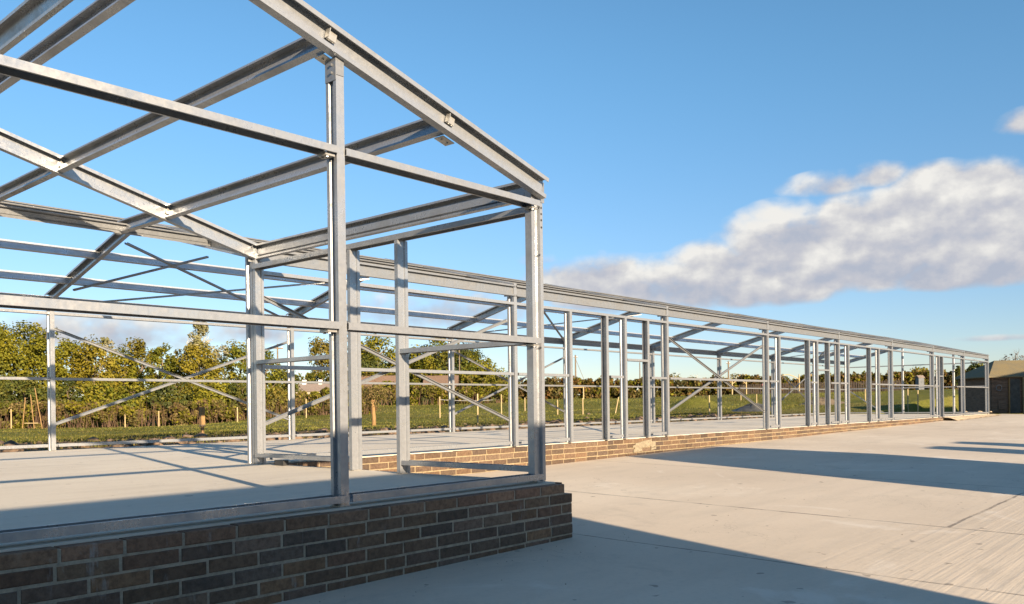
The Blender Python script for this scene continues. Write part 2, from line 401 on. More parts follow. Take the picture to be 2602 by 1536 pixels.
# ================================================================== 2. LONG RANGE FRAME
rng_ = empty('long_steel_building', (XC, Y1, 0), 'long galvanised steel frame with many repeated bays running back to the timber barn', 'steel frame')
def rz(y): return ZE+kr*((y-Y1) if y < YR else (2*YR-Y1-y)*1.0)
def rz(y): return ZE+kr*(y-Y1) if y < YR else ZR-(ZR-ZE)*(y-YR)/(Y2-YR)
FR = list(range(-2, 9))
for i in FR:
    x = frame_x(i) + (0 if i < 8 else -.03)
    if i == -1 or i == -2: fronts = [Y2] + ([Y1] if i == -2 else [])
    else: fronts = [Y1, Y2]
    for y in fronts:
        s = -1 if y == Y1 else 1
        jn = i == 0 and y == Y1
        c = post('column', x-.04, y+(.07 if jn else 0), .01, ZE-(.0 if y == Y1 else .10), (1,0,0), rng_, C_(.16,.075,.016,.005,.022))
    for ya, s in ((Y1, 1), (Y2, -1)):
        p0 = Vector((x+.0, ya-s*.06, ZE-.10)); p1 = Vector((x, YR-s*.01, ZR-.10)); d = (p1-p0).normalized()
        r = member('rafter', p0, p1, C_(.185,.07,.03,.005), (-1,0,0), rng_)
        nrm = EX.cross(d).normalized()
        for yy in ((11.3, 12.5) if s == 1 else (16.1, 14.9)):
            cleat(r, (x-.008, yy, rz(yy)-.09), d*.045, nrm*.06, EX*.006)
        b = MB(); b.obox((x-.008, ya+s*.06, ZE-.13), (.005,0,0), (0,.12,0), (0,0,.09)); b.build('eaves_plate', STEEL_DULL, r)
        if s == 1: b = MB(); b.obox((x-.008, YR, ZR-.13), (.005,0,0), (0,.16,0), (0,0,.08)); b.build('apex_plate', STEEL_DULL, r)
for i in FR[:-1]:
    xa, xb = frame_x(i)+.012, frame_x(i+1)-.012
    for y in (11.3, 12.5, YR-.12, YR+.12, 14.9, 16.1):
        s = 1 if y < YR else -1
        side = Vector((0, 1, kr*s))*(-s) if s == 1 else Vector((0, 1, -kr))
        nm = 'ridge_purlin' if abs(y-YR) < .2 else 'purlin'
        member(nm, (xa, y, rz(y)-.080), (xb, y, rz(y)-.080), PURS, (0, -1, -kr) if s == 1 else (0, 1, -kr), rng_, STEEL_LIT if s == -1 else STEEL_DULL)
    for y, s in ((Y1-.05, 1), (Y2+.05, -1)):
        if s == 1 and i in (-1,): continue
        if s == 1 and i < 0: continue
        member('eaves_beam', (xa, y, ZE-.135), (xb, y, ZE-.135), C_(.19, .06, .026, .005) if s == 1 else EAVE, (0, -s, 0), rng_, STEEL_DULL)
        zh = 2.60
        member('header_rail', (xa, y+s*.03, zh), (xb, y+s*.03, zh), C_(.11,.045,.012,.004), (0,0,-1), rng_)
    member('side_rail', (xa, Y2, 1.37), (xb, Y2, 1.37), C_(.12,.045,.012,.004), (0,0,-1), rng_, STEEL_DULL)
    if i < 0 or i in (1, 3, 5, 7) or True:
        member('base_rail', (xa+.08, Y2, .075), (xb-.08, Y2, .075), C_(.12,.05,.012,.004), (0,0,1), rng_)
# front posts, mid rails and window heads between the frames
DP = [(13.3, 1), (14.61, -1), (15.22, 1), (16.18, -1), (22.97, 1), (25.13, -1), (25.70, 1), (26.70, -1), (28.33, 1), (30.48, -1), (31.31, 1), (38.87, 1), (39.49, -1)]
for x, s in DP:
    post('door_post', x+(.0), Y1-.005, -.10 if x > 38.8 and x < 39.6 else .01, 2.60, (s,0,0), rng_, C_(.14,.07,.016,.005,.010))
for a, b_, z in ((6.5,11.62,1.33), (11.75,13.25,1.33), (14.68,15.15,1.33), (15.30,16.12,1.70), (16.25,16.90,1.33), (17.05,22.15,1.33), (22.32,22.9,1.33), (25.2,25.66,1.33), (25.78,26.65,1.72),
                (26.78,27.42,1.33), (27.6,28.26,1.33), (30.55,31.25,1.33), (31.38,32.7,1.33), (32.88,37.98,1.33), (38.15,38.8,1.33), (38.95,39.42,1.75), (41.6,42.85,1.33), (43.05,XEND-.1,1.33)):
    member('side_rail', (a, Y1-.02, z), (b_, Y1-.02, z), C_(.12,.045,.012,.004), (0,0,-1), rng_)
for a, b_ in ((6.6,11.55), (11.8,13.25), (14.70,15.12), (16.28,16.86), (22.35,22.9), (25.2,25.6), (26.8,27.4), (27.65,28.25), (30.55,31.25), (31.45,32.7), (32.9,37.95), (38.15,38.8), (39.55,42.85), (43.05,XEND-.1)):
    member('base_rail', (a, Y1-.02, .045), (b_, Y1-.02, .045), C_(.12,.05,.012,.004), (0,0,1), rng_)
# braces
def brace(a, b_, side=(0,-1,0), nm='brace'):
    return member(nm, a, b_, BRAC, side, rng_, STEEL_DULL)
for i, yb in ((0, Y1+.03), (0, Y2-.03), (2, Y1+.03), (2, Y2-.03), (6, Y2-.03)):
    xa, xb = frame_x(i)+.06, frame_x(i+1)-.08
    brace((xa, yb, 2.28), (xb, yb, .47)); brace((xa, yb+.04, .50), (xb, yb+.04, 2.28))
for i in (0, 2, 6):
    xa, xb = frame_x(i)+.06, frame_x(i+1)-.06
    brace((xa, 14.05, rz(14.05)-.22), (xb, 17.0, rz(17.0)-.20), (0,0,1)); brace((xa, 17.0, rz(17.0)-.25), (xb, 14.1, rz(14.1)-.26), (0,0,1))
brace((XC+.12, 16.28, rz(16.28)-.2), (8.02, 14.2, rz(14.2)-.2), (0,0,1), 'short_brace')
# end gable
for y in (14.11, 11.65): post('gable_post', XEND, y, .01, rz(y)-.2, (0,1,0), rng_, C_(.14,.07,.016,.005,.010))
for z in (2.58, 1.40): member('gable_rail', (XEND, Y1+.08, z), (XEND, Y2-.08, z), C_(.12,.045,.012,.004), (0,0,-1), rng_)
member('base_rail', (XEND, Y1+.08, .045), (XEND, Y2-.08, .045), C_(.12,.05,.012,.004), (0,0,1), rng_)
brace((XEND-.05, 17.0, 1.32), (XEND-.05, 15.1, .05), (1,0,0))

# ================================================================== 3. CONCRETE, BRICK PLINTHS
M_SLAB = mat_concrete('slab_concrete', False); M_YARD = mat_concrete('yard_concrete', True)
b = MB(); b.box((XL-.15, 5.13, -.5), (6.50, 10.16, 0)); b.box((-6.0, 10.16, -.5), (XEND+.35, 17.30, -.0)); 
b.v = [(x, y, z) for x, y, z in b.v]
sl = b.build('floor_slab', M_SLAB); tag(sl, kind='structure')
# yard sheet
nx, ny = 120, 60
xs_ = np.linspace(-45, 50.5, nx+1); ys_ = np.linspace(-42, 10.12, ny+1)
vs = [(x, y, yard_z(x, y)) for y in ys_ for x in xs_]
fs = [(j*(nx+1)+i, j*(nx+1)+i+1, (j+1)*(nx+1)+i+1, (j+1)*(nx+1)+i) for j in range(ny) for i in range(nx)]
tag(MB().add(vs, fs).build('yard', M_YARD, origin=(0,0,0), fixn=False), kind='structure')
# ground
def axis_pts(a, b_, fine, far, n=46):
    o = list(np.arange(a, b_+.01, fine)); k = 1
    st = fine
    while o[-1] < far: st *= 1.14; o.append(o[-1]+st)
    st = fine
    while o[0] > -far: st *= 1.14; o.insert(0, o[0]-st)
    return o
gx = axis_pts(-12, 110, 1.6, 2600); gy = axis_pts(16.5, 112, 1.5, 2600)
gx = sorted(gx); gy = sorted(set([round(v, 3) for v in gy]+[17.35, 18.1]))
vs = [(x, y, terrain(x, y)) for y in gy for x in gx]; W_ = len(gx)
fs = [(j*W_+i, j*W_+i+1, (j+1)*W_+i+1, (j+1)*W_+i) for j in range(len(gy)-1) for i in range(W_-1)]
tag(MB().add(vs, fs).build('ground', mat_ground(), origin=(0,0,0), fixn=False, smooth=True), kind='structure')

rnd = random.Random(5)
def tinted(name, mb, cols, mat, parent=None, origin=None):
    o = mb.build(name, mat, parent, origin, fixn=False); me = o.data
    a = me.color_attributes.new('tint', 'FLOAT_COLOR', 'CORNER')
    arr = np.ones((len(me.loops), 4), np.float32); k = 0
    tot = np.empty(len(me.polygons), np.int32); me.polygons.foreach_get('loop_total', tot)
    arr[:, :3] = np.repeat(np.array(cols, np.float32), tot, axis=0)
    a.data.foreach_set('color', arr.ravel()); return o
def brick_run(name, label, runs, pal, top_pal, mort, courses):
    """runs: list of (start, end, fixed, axis, outward, step_of_top_course)"""
    root = empty(name, (runs[0][0], runs[0][2], -.5), label, 'brick wall')
    mb = MB(); cols = []; mo = MB(); bm_ = mat_brick(name+'_brick', tuple(x*.9 for x in mort)); mm = mat_mortar(name+'_mortar', mort)
    H, Lb, g = .10, .365, .017
    for a, e, f, ax, out, cut in runs:
        for k in range(courses):
            zt = -.012-H*k; zb = zt-H+g; end = e-(cut if k == 0 else 0)
            x = a-(.1825 if k % 2 else 0)
            while x < end:
                x0, x1 = max(a, x), min(end, x+Lb-g)
                if rnd.random() < .04 and x1-x0 > .3: x1 = x0+.19
                if x1-x0 > .03:
                    j = rnd.uniform(.000, .005); d0, d1 = f+out*j, f-out*.10; dz = rnd.uniform(-.003, .003); c = .006
                    lo, hi = min(d0, d1), max(d0, d1)
                    face = d0; s = out
                    # chamfered outer face
                    def P(u, w, z): return (u, w, z) if ax == 'X' else (w, u, z)
                    z0, z1 = zb+dz, zt+dz
                    rq = lambda: rnd.uniform(-.0028,.0028)
                    V = [P(x0,d1,z0),P(x1,d1,z0),P(x1,d1,z1),P(x0,d1,z1), P(x0,face-s*c,z0),P(x1,face-s*c,z0),P(x1,face-s*c,z1),P(x0,face-s*c,z1),
                         P(x0+c+rq(),face,z0+c+rq()),P(x1-c+rq(),face,z0+c+rq()),P(x1-c+rq(),face,z1-c+rq()),P(x0+c+rq(),face,z1-c+rq())]
                    F = [(8,9,10,11),(4,5,9,8),(5,6,10,9),(6,7,11,10),(7,4,8,11),(0,4,5,1),(1,5,6,2),(2,6,7,3),(3,7,4,0)]
                    mb.add(V, F[:]); base = rnd.choice(top_pal if k == 0 else pal); q = rnd.uniform(.62, 1.22)
                    cols += [tuple(v*q for v in base)]*len(F)
                    x = x1+g if x1-x0 < .25 and x > a else x+Lb
                else: x += Lb
        zlo = -.012-H*courses
        A, B = (f-out*.004, f-out*.11); A, B = min(A, B), max(A, B)
        if ax == 'X': mo.box((a, A, zlo), (e-cut-.005, B, -.018)); mo.box((e-cut-.006, A, zlo), (e-.006, B, -.014-H))
        else: mo.box((A, a, zlo), (B, e-cut-.005, -.018))
    o = tinted('brickwork', mb, cols, bm_, root); mo.build('mortar', mm, root)
    return root
DK = [(.17,.11,.065),(.18,.115,.07),(.195,.115,.07),(.15,.105,.07),(.16,.108,.075),(.20,.12,.065),(.14,.105,.078)]
DKT = [(.25,.14,.085),(.24,.145,.085),(.21,.13,.08),(.26,.15,.09)]
OR = [(.135,.082,.045),(.125,.078,.046),(.11,.070,.043),(.145,.09,.05),(.10,.068,.046),(.13,.088,.056)]
wp = brick_run('wing_plinth', 'low dark brown brick plinth wall under the gabled wing with a stepped corner', [(-1.2, 6.62, 5.02, 'X', -1, .11)], DK, DKT, (.33,.285,.215), 7)
# return of the same wall along the wing side
wr = brick_run('side_plinth', 'short brick plinth wall under the side of the gabled wing', [(5.14, 10.02, 6.62, 'Y', 1, 0)], OR, OR, (.27,.21,.125), 7)
rp = brick_run('range_plinth', 'long sunlit orange brick plinth wall with pale mortar under the range', [(6.62, 39.2, 10.045, 'X', -1, 0)], OR, OR, (.27,.21,.125), 6)
# mortar spill on the long plinth
b = MB(); rr = random.Random(3)
for k in range(26):
    cx, cz = 15.75+rr.gauss(0,.22), -.16+rr.gauss(0,.045)
    b.obox((cx, 10.035, cz), (rr.uniform(.05,.15),0,.01), (0,rr.uniform(.006,.014),0), (0,0,rr.uniform(.015,.04)))
b.build('mortar_spill', mat_mortar('spill', (.24,.20,.135)), rp)
# sill of bedding concrete where the plinth stops
b = MB(); rr = random.Random(8)
vs = []; fs = []; n = 60
for i in range(n+1):
    x = 39.2+8.9*i/n
    for j, (y, z) in enumerate(((9.55, -.14), (9.8, -.05), (10.0, -.015), (10.25, -.012))):
        vs.append((x, y+rr.uniform(-.06,.06)*(j < 2), z+rr.uniform(-.012,.012)*(j < 2)+.0088*(x-39)*(j == 0)))
for i in range(n):
    for j in range(3): fs.append((i*4+j, (i+1)*4+j, (i+1)*4+j+1, i*4+j+1))
tag(MB().add(vs, fs).build('footing_strip', mat_mortar('footing', (.50,.40,.27)), fixn=False), kind='structure')

rr = random.Random(31); b = MB()
for k in range(130):
    if rr.random() < .5: x, y = rr.uniform(-1, 7.2), 4.9-abs(rr.gauss(0,.25))
    else: x, y = rr.uniform(1.5, 22), rr.uniform(.8, 9.8)
    if y > 4.95 and x < 6.8: continue
    z = yard_z(x, y); q = rr.uniform(.003, .008); b.add([(x-q,y-q,z+.001),(x+q,y-q*.6,z+.001),(x+q*.3,y+q,z+.001),(x,y,z+q)], [(0,1,3),(1,2,3),(2,0,3)])
tag(b.build('grit', mat_plain('grit', (.16,.13,.10), .9, .4, 9, .2), fixn=False), 'loose grit and crumbs of stone scattered on the concrete yard', 'grit', kind='stuff')

# ================================================================== 4. FOLIAGE
PAL = {'o': [(.185,.17,.014),(.155,.15,.012),(.225,.20,.016),(.11,.115,.014)], 'g': [(.21,.17,.016),(.19,.16,.015),(.15,.135,.015),(.24,.19,.02)],
       'b': [(.175,.135,.022),(.155,.12,.02),(.13,.11,.018),(.17,.15,.018)], 'v': [(.13,.14,.014),(.10,.115,.014),(.17,.165,.016),(.20,.175,.016)],
       'd': [(.07,.085,.018),(.09,.10,.018),(.055,.068,.018),(.12,.115,.02)], 'p': [(.26,.24,.12),(.20,.19,.08),(.30,.27,.16)],
       'n': [(.14,.14,.15),(.11,.11,.12)], 'h': [(.19,.13,.055),(.16,.105,.045),(.21,.155,.06),(.13,.11,.035),(.16,.14,.035)],
       'r': [(.13,.10,.03),(.09,.08,.025),(.16,.11,.03),(.19,.10,.03),(.07,.065,.022)]}
def leaf_mesh(name, centers, size, cols, parent, seed, up=.35, aspect=1.0, out=None):
    rg = np.random.default_rng(seed); n = len(centers)
    nr = rg.normal(size=(n,3)); nr[:,2] += up
    if out is not None: nr = nr*.75+out*1.3
    nr = nr; nr /= np.linalg.norm(nr, axis=1)[:,None]
    t = rg.normal(size=(n,3)); t -= nr*(t*nr).sum(1)[:,None]; t /= np.linalg.norm(t, axis=1)[:,None]+1e-9
    u = np.cross(nr, t); s = size*rg.uniform(.6, 1.4, (n,1))
    A = centers+t*s; B = centers+u*s*.6*aspect; C2 = centers-t*s*.9; D = centers-u*s*.6*aspect
    co = np.stack([A,B,C2,D], 1).reshape(-1,3).astype(np.float32)
    me = bpy.data.meshes.new(name); me.vertices.add(4*n); me.vertices.foreach_set('co', co.ravel())
    me.loops.add(4*n); me.loops.foreach_set('vertex_index', np.arange(4*n, dtype=np.int32))
    me.polygons.add(n); me.polygons.foreach_set('loop_start', np.arange(0, 4*n, 4, dtype=np.int32)); me.polygons.foreach_set('loop_total', np.full(n, 4, np.int32))
    me.update(calc_edges=True); me.validate()
    a = me.color_attributes.new('tint', 'FLOAT_COLOR', 'CORNER'); arr = np.ones((n,4,4), np.float32); arr[:,:,:3] = cols[:,None,:]
    a.data.foreach_set('color', arr.ravel())
    return link(name, me, LEAF, parent)
def pick_cols(rg, pal, n, idx=None):
    P = np.array(pal, np.float32); i = rg.integers(0, len(P), n) if idx is None else idx
    return P[i]*rg.uniform(.98, 1.32, (n,1)).astype(np.float32)
def tree(name, label, x, y, ztop, r, pal, seed, dens=1.0, leaf=.15, shape='round', bare=False, group=None, cat='tree', low=.12):
    z0 = terrain(x, y)-.1; H = ztop-z0; rg = np.random.default_rng(seed); rr = random.Random(seed)
    root = empty(name, (x, y, z0), label, cat, group)
    mb = MB(); tr = max(.05, H*.022)
    top = z0+H*.9; pts = [Vector((x, y, z0))]
    for k in range(1, 6): pts.append(Vector((x+rr.gauss(0,.02*H), y+rr.gauss(0,.02*H), z0+H*.9*k/5)))
    mb.tube(pts, [tr*(1-.17*k) for k in range(6)], 7)
    root_pts = []
    nl = 12 if not bare else 34
    for k in range(nl):
        t = rr.uniform(.2, .85); i = int(t*5); p = pts[i].lerp(pts[min(i+1,5)], t*5-i); a = rr.uniform(0, 2*math.pi)
        ln = r*rr.uniform(.6, 1.0)*(1.1-t*.4); q = p+Vector((math.cos(a)*ln, math.sin(a)*ln, ln*rr.uniform(.4,1.0)))
        m_ = p.lerp(q, .5)+Vector((0,0,-.08*ln)); mb.tube([p, m_, q], [tr*.45*(1-t*.6), tr*.26, tr*.08], 5, False); root_pts.append(q)
        if bare:
            for _ in range(5):
                a2 = rr.uniform(0, 6.28); s = p.lerp(q, rr.uniform(.4,1)); e = s+Vector((math.cos(a2)*ln*.4, math.sin(a2)*ln*.4, ln*rr.uniform(.1,.6))); mb.tube([s, e], [tr*.12, tr*.05], 3, False)
    mb.build('trunk', BARKP if pal in ('p',) else BARK, root, fixn=False, smooth=True)
    # crown: lobes -> clumps -> leaves
    zc = z0+H*(low+(1-low)*.5); hz = H*(1-low)*.5
    nc = int((80 if shape != 'tall' else 34)*dens**.5)
    C = []
    while len(C) < nc:
        v = rg.normal(size=3); v /= np.linalg.norm(v); q = rg.uniform(.4, 1)**.5
        c = np.array([x+v[0]*r*q, y+v[1]*r*q, zc+v[2]*hz*q])
        t = (c[2]-z0)/H
        w = 1.0 if shape == 'round' else (1-.55*abs(t-.45)) if shape == 'tall' else max(.15, 1.15-t)
        c[0] = x+(c[0]-x)*w; c[1] = y+(c[1]-y)*w
        C.append(c)
    C = np.array(C); cr = r*rg.uniform(.22, .45, nc)
    r *= 1.0; n = int(min(15000, dens*15*(r*hz)/(leaf*leaf)))
    ci = rg.integers(0, nc, n); d = rg.normal(size=(n,3)); d /= np.linalg.norm(d, axis=1)[:,None]
    pts_ = C[ci]+d*(cr[ci]*rg.uniform(.3, 1.15, n)**.6)[:,None]*np.array([1,1,.8])
    cidx = rg.integers(0, len(PAL[pal]), nc)[ci]; mixm = rg.random(n) < .18; cidx = np.where(mixm, rg.integers(0, len(PAL[pal]), n), cidx)
    cols = pick_cols(rg, PAL[pal], n, cidx)
    o_ = pts_-np.array([x, y, zc-hz*.3]); o_ /= np.linalg.norm(o_, axis=1)[:,None]
    leaf_mesh('crown', pts_, leaf, cols, root, seed+1, out=(d*.7+o_*.7))
    return root
TREES = [(25.1,80.8,7.99,2.13,'o'),(28.0,82.0,8.75,2.36,'o'),(31.2,84.4,9.00,1.73,'o'),(34.1,85.7,7.56,1.95,'o'),(34.7,81.9,7.29,1.90,'g'),(44.3,101.4,9.76,1.43,'p'),(37.3,82.0,6.95,1.41,'o'),(39.4,82.6,7.68,1.68,'b'),(37.8,75.3,7.12,1.11,'v'),(41.9,79.8,6.47,1.28,'b'),(41.1,74.5,9.14,1.26,'p'),(40.0,72.7,6.78,1.63,'g'),(44.1,75.7,7.22,1.11,'p'),(43.6,71.7,7.11,1.22,'v'),(48.5,75.2,6.49,1.47,'v'),(52.0,77.3,5.11,1.29,'d'),
 (79.0,107.2,11.36,1.86,'b'),(95.0,119.2,11.56,2.00,'d'),(91.0,108.6,12.20,2.93,'o'),(87.3,106.8,8.46,3.37,'d'),(95.6,106.4,9.52,2.43,'o'),(96.1,102.9,10.70,2.67,'o'),(96.2,99.6,11.64,2.50,'v'),(98.2,97.3,10.62,3.29,'d'),(98.6,93.8,9.02,2.72,'v'),(98.6,90.8,6.70,2.55,'o'),(111.6,100.3,5.74,2.14,'o'),(147.7,86.2,6.93,1.60,'p'),(152.0,84.4,6.15,1.94,'p'),(158.9,79.5,6.11,2.46,'p'),(187.0,51.9,7.29,2.00,'g'),(82.2,19.8,3.76,0.46,'d'),(104.9,19.7,5.86,1.66,'n'),(88.9,19.8,4.24,0.84,'d')]
TL = ['olive broad tree at the far left end of the field wood','tall dense olive tree left of the far corner column','high rounded olive tree directly behind the far left column','olive tree just right of the far left column','golden brown tree in the left wood above the crossing brace','pale nearly bare tree rising behind the left wood','small olive tree beneath the pale bare tree','orange brown tree in the middle of the left wood','bright green small tree between two brown trees','low brown tree left of the tall pale tree','tallest pale sparse tree sticking up above the left wood','golden tree around the foot of the tall pale tree','pale thin tree right of the tall pale tree','yellow green tree beside the inner corner column','green tree seen just behind the inner corner column','low dark tree where the left wood ends by the utility pole',
 'round brown tree standing alone left of the gable wind post','dark tree behind the wind post','big olive tree right of the wind post','dark spreading tree under the big olive tree','olive tree between the two door posts','olive tree rising left of the middle oak','green oak with the highest top in the middle clump','broad dark green oak in the middle clump','green tree on the right shoulder of the middle clump','low olive tree where the middle clump slopes to the sky','small olive tree at the start of the long hedge','sparse small tree sticking up from the long hedge beside the braced bay','sparse bush-like tree above the long hedge in the braced bay','sparse wide tree above the long hedge right of the brace crossing','golden tree rising from the right end of the long hedge','narrow dark conifer left of the timber barn roof','bare leafless tree behind the barn roof','dark tree showing over the left hip of the barn roof']
for k, (x, y, zt, r, p) in enumerate(TREES):
    d = math.hypot(x, y)
    kw = dict(dens=1.0, leaf=.17*d/100+.02, shape='round', bare=False)
    kw['leaf'] = max(.10, .00150*d)
    if p in 'ogbvd' and k < 31: r *= 1.22; kw['low'] = .0
    if p == 'p': kw.update(dens=.35, bare=True, shape='tall')
    if p == 'n': kw.update(dens=.16, bare=True, shape='round')
    if k == 10: kw.update(dens=1.0); r *= 1.25
    if k == 31: kw.update(shape='cone')
    if k == 16: kw.update(low=.3)
    nm = {'p': 'sparse_tree', 'n': 'bare_tree'}.get(p, 'tree')
    if k == 31: nm = 'conifer'
    if k == 23 or k == 22: nm = 'oak_tree'
    tree(nm, TL[k], x, y, zt, r, p, 100+k, **kw)
BUSH = [(29.7,75.5,3.27,1.17,'d'),(31.1,72.3,3.37,1.62,'v'),(32.9,70.3,3.16,1.22,'v'),(34.9,68.0,3.46,1.69,'d'),(37.1,65.4,3.42,1.69,'o'),(38.8,63.5,3.22,1.15,'d'),(26.2,75.0,3.54,1.97,'d'),(27.2,73.7,2.53,1.12,'d'),(42.6,63.7,2.57,1.41,'b'),(65.8,58.4,2.12,0.67,'v'),(24.1,75.8,3.05,1.62,'d')]
BL = ['dark ivy bush right of the far left column','yellow green bush low in front of the left wood','green bush left of the brace crossing','dark green bush under the brace crossing','olive bush at the foot of the tall pale tree','dark bush left of the inner corner column','dark shrub left of the leaning ladder timbers','small dark shrub behind the leaning timbers','brown bush behind the brace at the inner corner','green bush beside the electric tape fence','dark shrub at the far left edge of the field']
for k, (x, y, zt, r, p) in enumerate(BUSH):
    tree('bush', BL[k], x, y, zt, r, p, 300+k, leaf=.13, cat='bush', low=.0, dens=.9)
def hedge(name, label, path, h0, depth, pals, seed, leaf, n, twig=0, cat='hedge', rough=.25, base=None, cs=1.0):
    rg = np.random.default_rng(seed); P = np.array(path, float)
    seg = np.linalg.norm(np.diff(P[:,:2], axis=0), axis=1); cum = np.r_[0, np.cumsum(seg)]; L = cum[-1]
    root = empty(name, (P[0,0], P[0,1], terrain(P[0,0], P[0,1])), label, cat)
    def at(s): return np.stack([np.interp(s, cum, P[:,i]) for i in range(3)], -1)
    nc = int(L*6/cs**3); s = rg.uniform(0, L, nc); c = at(s); dx = np.diff(P[:,:2], axis=0).sum(0); dn = np.array([-dx[1], dx[0]])/np.linalg.norm(dx)
    off = rg.uniform(-depth, depth, nc); q = rg.uniform(0, 1, nc)**.8
    zb = np.array([terrain(a[0], a[1]) for a in c]); top = c[:,2]*(1)+rg.normal(0, rough*.3, nc)-np.abs(off)*.1
    cz = zb+(top-zb)*q
    C = np.stack([c[:,0]+dn[0]*off, c[:,1]+dn[1]*off, cz], 1); cr = rg.uniform(.25, .7, nc)*h0*cs
    ci = rg.integers(0, nc, n); d = rg.normal(size=(n,3)); d /= np.linalg.norm(d, axis=1)[:,None]
    pts_ = C[ci]+d*(cr[ci]*rg.uniform(.2,1,n)**.5)[:,None]
    zt = pts_[:,2]; 
    pal = np.array(sum([PAL[p] for p in pals], []), np.float32)
    cl = rg.integers(0, len(pal), nc)[ci]; mm = rg.random(n) < .5; cl = np.where(mm, rg.integers(0, len(pal), n), cl)
    leaf_mesh('leaves', pts_, leaf, pal[cl]*rg.uniform(.65,1.4,(n,1)).astype(np.float32), root, seed+1)
    if twig:
        ss = rg.uniform(0, L, twig); c = at(ss); mb = MB()
        for k in range(twig):
            o = rg.uniform(-depth, depth); bx, by = c[k,0]+dn[0]*o, c[k,1]+dn[1]*o; z = terrain(bx, by); h = (c[k,2]-z)*rg.uniform(.6,1.25); w = leaf*.16
            tx, ty = rg.normal(0, .18*h, 2)
            mb.add([(bx-w,by+w,z),(bx+w,by-w,z),(bx+tx,by+ty,z+h)], [(0,1,2)])
        mb.build('twigs', TWIG, root, fixn=False)
    return root
hedge('bramble_hedge', 'low brown bramble hedge with bare twigs in front of the left wood', [(22.1,75.0,1.30),(26.7,69.8,1.34),(32.0,63.7,1.28),(38.3,56.5,1.24),(42.8,51.4,1.15)], .8, 1.2, ['h','h','o'], 401, .11, 34000, 700)
hedge('scrub_hedge', 'rough brown scrub across the middle of the field in front of the far roofs', [(48.4,72.3,2.10),(53.5,66.4,2.64),(57.9,61.5,2.60),(62.9,55.7,2.34)], 1.1, 1.6, ['h','o','v'], 402, .13, 32000, 350)
hedge('field_hedge', 'long tall autumn hedge along the far side of the field behind the range', [(111.8,100.0,5.09),(124.5,85.5,4.92),(138.6,69.4,4.85),(153.6,52.1,5.20),(159.7,45.1,5.51),(166,36,5.6),(171,26,5.7)], 1.5, 1.3, ['r','r','h','o'], 403, .30, 70000, 0, rough=.10, cs=.8)
hedge('hedgerow', 'dark hedgerow below the middle oaks behind the low roofs', [(74.2,109.7,5.42),(80.6,102.3,5.91),(86.2,95.9,5.49),(95.8,84.9,5.61)], 1.3, 1.6, ['d','o','b'], 404, .24, 15000, 0)
# grass
def grass(name, n, x0, x1, y0, y1, hgt, seed, pal, far=False):
    rg = np.random.default_rng(seed); x = rg.uniform(x0, x1, n); y = y0+(y1-y0)*rg.uniform(0,1,n)**1.5
    z = np.array([terrain(a, b_) for a, b_ in zip(x, y)]); h = hgt*rg.uniform(.4,1.5,n); w = .012+.006*np.sqrt(np.maximum(y-15, 0))
    a = rg.uniform(0, 6.28, n); lx, ly = rg.normal(0,.35,n)*h, rg.normal(0,.35,n)*h
    co = np.stack([np.stack([x-np.cos(a)*w, y-np.sin(a)*w, z-.02],1), np.stack([x+np.cos(a)*w, y+np.sin(a)*w, z-.02],1), np.stack([x+lx, y+ly, z+h],1)],1).reshape(-1,3).astype(np.float32)
    me = bpy.data.meshes.new(name); me.vertices.add(3*n); me.vertices.foreach_set('co', co.ravel()); me.loops.add(3*n); me.loops.foreach_set('vertex_index', np.arange(3*n, dtype=np.int32))
    me.polygons.add(n); me.polygons.foreach_set('loop_start', np.arange(0,3*n,3,dtype=np.int32)); me.polygons.foreach_set('loop_total', np.full(n,3,np.int32)); me.update(calc_edges=True)
    at_ = me.color_attributes.new('tint','FLOAT_COLOR','CORNER'); arr = np.ones((n,3,4),np.float32); arr[:,:,:3] = (pick_cols(rg, pal, n)*(.80+.30*np.sin(x*.35+y*.21+1.3*np.sin(y*.33))+.12*np.sin(x*1.7+y*1.1))[:,None])[:,None,:]; at_.data.foreach_set('color', arr.ravel())
    return link(name, me, LEAF)
GP = [(.16,.155,.025),(.14,.14,.025),(.18,.165,.035),(.20,.17,.05),(.12,.125,.025)]
g = grass('grass', 60000, 3, 80, 24.6, 70, .06, 11, GP); tag(g, 'short green meadow grass behind the steel frames', 'grass', kind='stuff')
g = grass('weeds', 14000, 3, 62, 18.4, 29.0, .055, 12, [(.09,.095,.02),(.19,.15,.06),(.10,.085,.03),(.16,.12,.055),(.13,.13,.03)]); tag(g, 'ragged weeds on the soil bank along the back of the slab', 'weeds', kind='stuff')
# clods and rubble on the soil bank
rr = random.Random(21); b = MB()
def clod(b, c, s, rr):
    bm = bmesh.new(); bmesh.ops.create_icosphere(bm, subdivisions=1, radius=1)
    vs = [(c[0]+v.co.x*s*rr.uniform(.7,1.3), c[1]+v.co.y*s*rr.uniform(.7,1.3), c[2]+v.co.z*s*.55*rr.uniform(.7,1.3)) for v in bm.verts]
    b.add(vs, [tuple(v.index for v in f.verts) for f in bm.faces]); bm.free()
for k in range(800):
    x = rr.uniform(2, 46); y = 17.5+abs(rr.gauss(0, 4.2)); clod(b, (x, y, terrain(x, y)+.01), rr.choice([.03,.04,.06,.08,.12,.20]), rr)
tag(b.build('rubble', mat_plain('clods', (.13,.09,.06), .95, .5, 7, .6), fixn=False), 'dark soil clods and stones scattered behind the slab edge', 'rubble', kind='stuff')

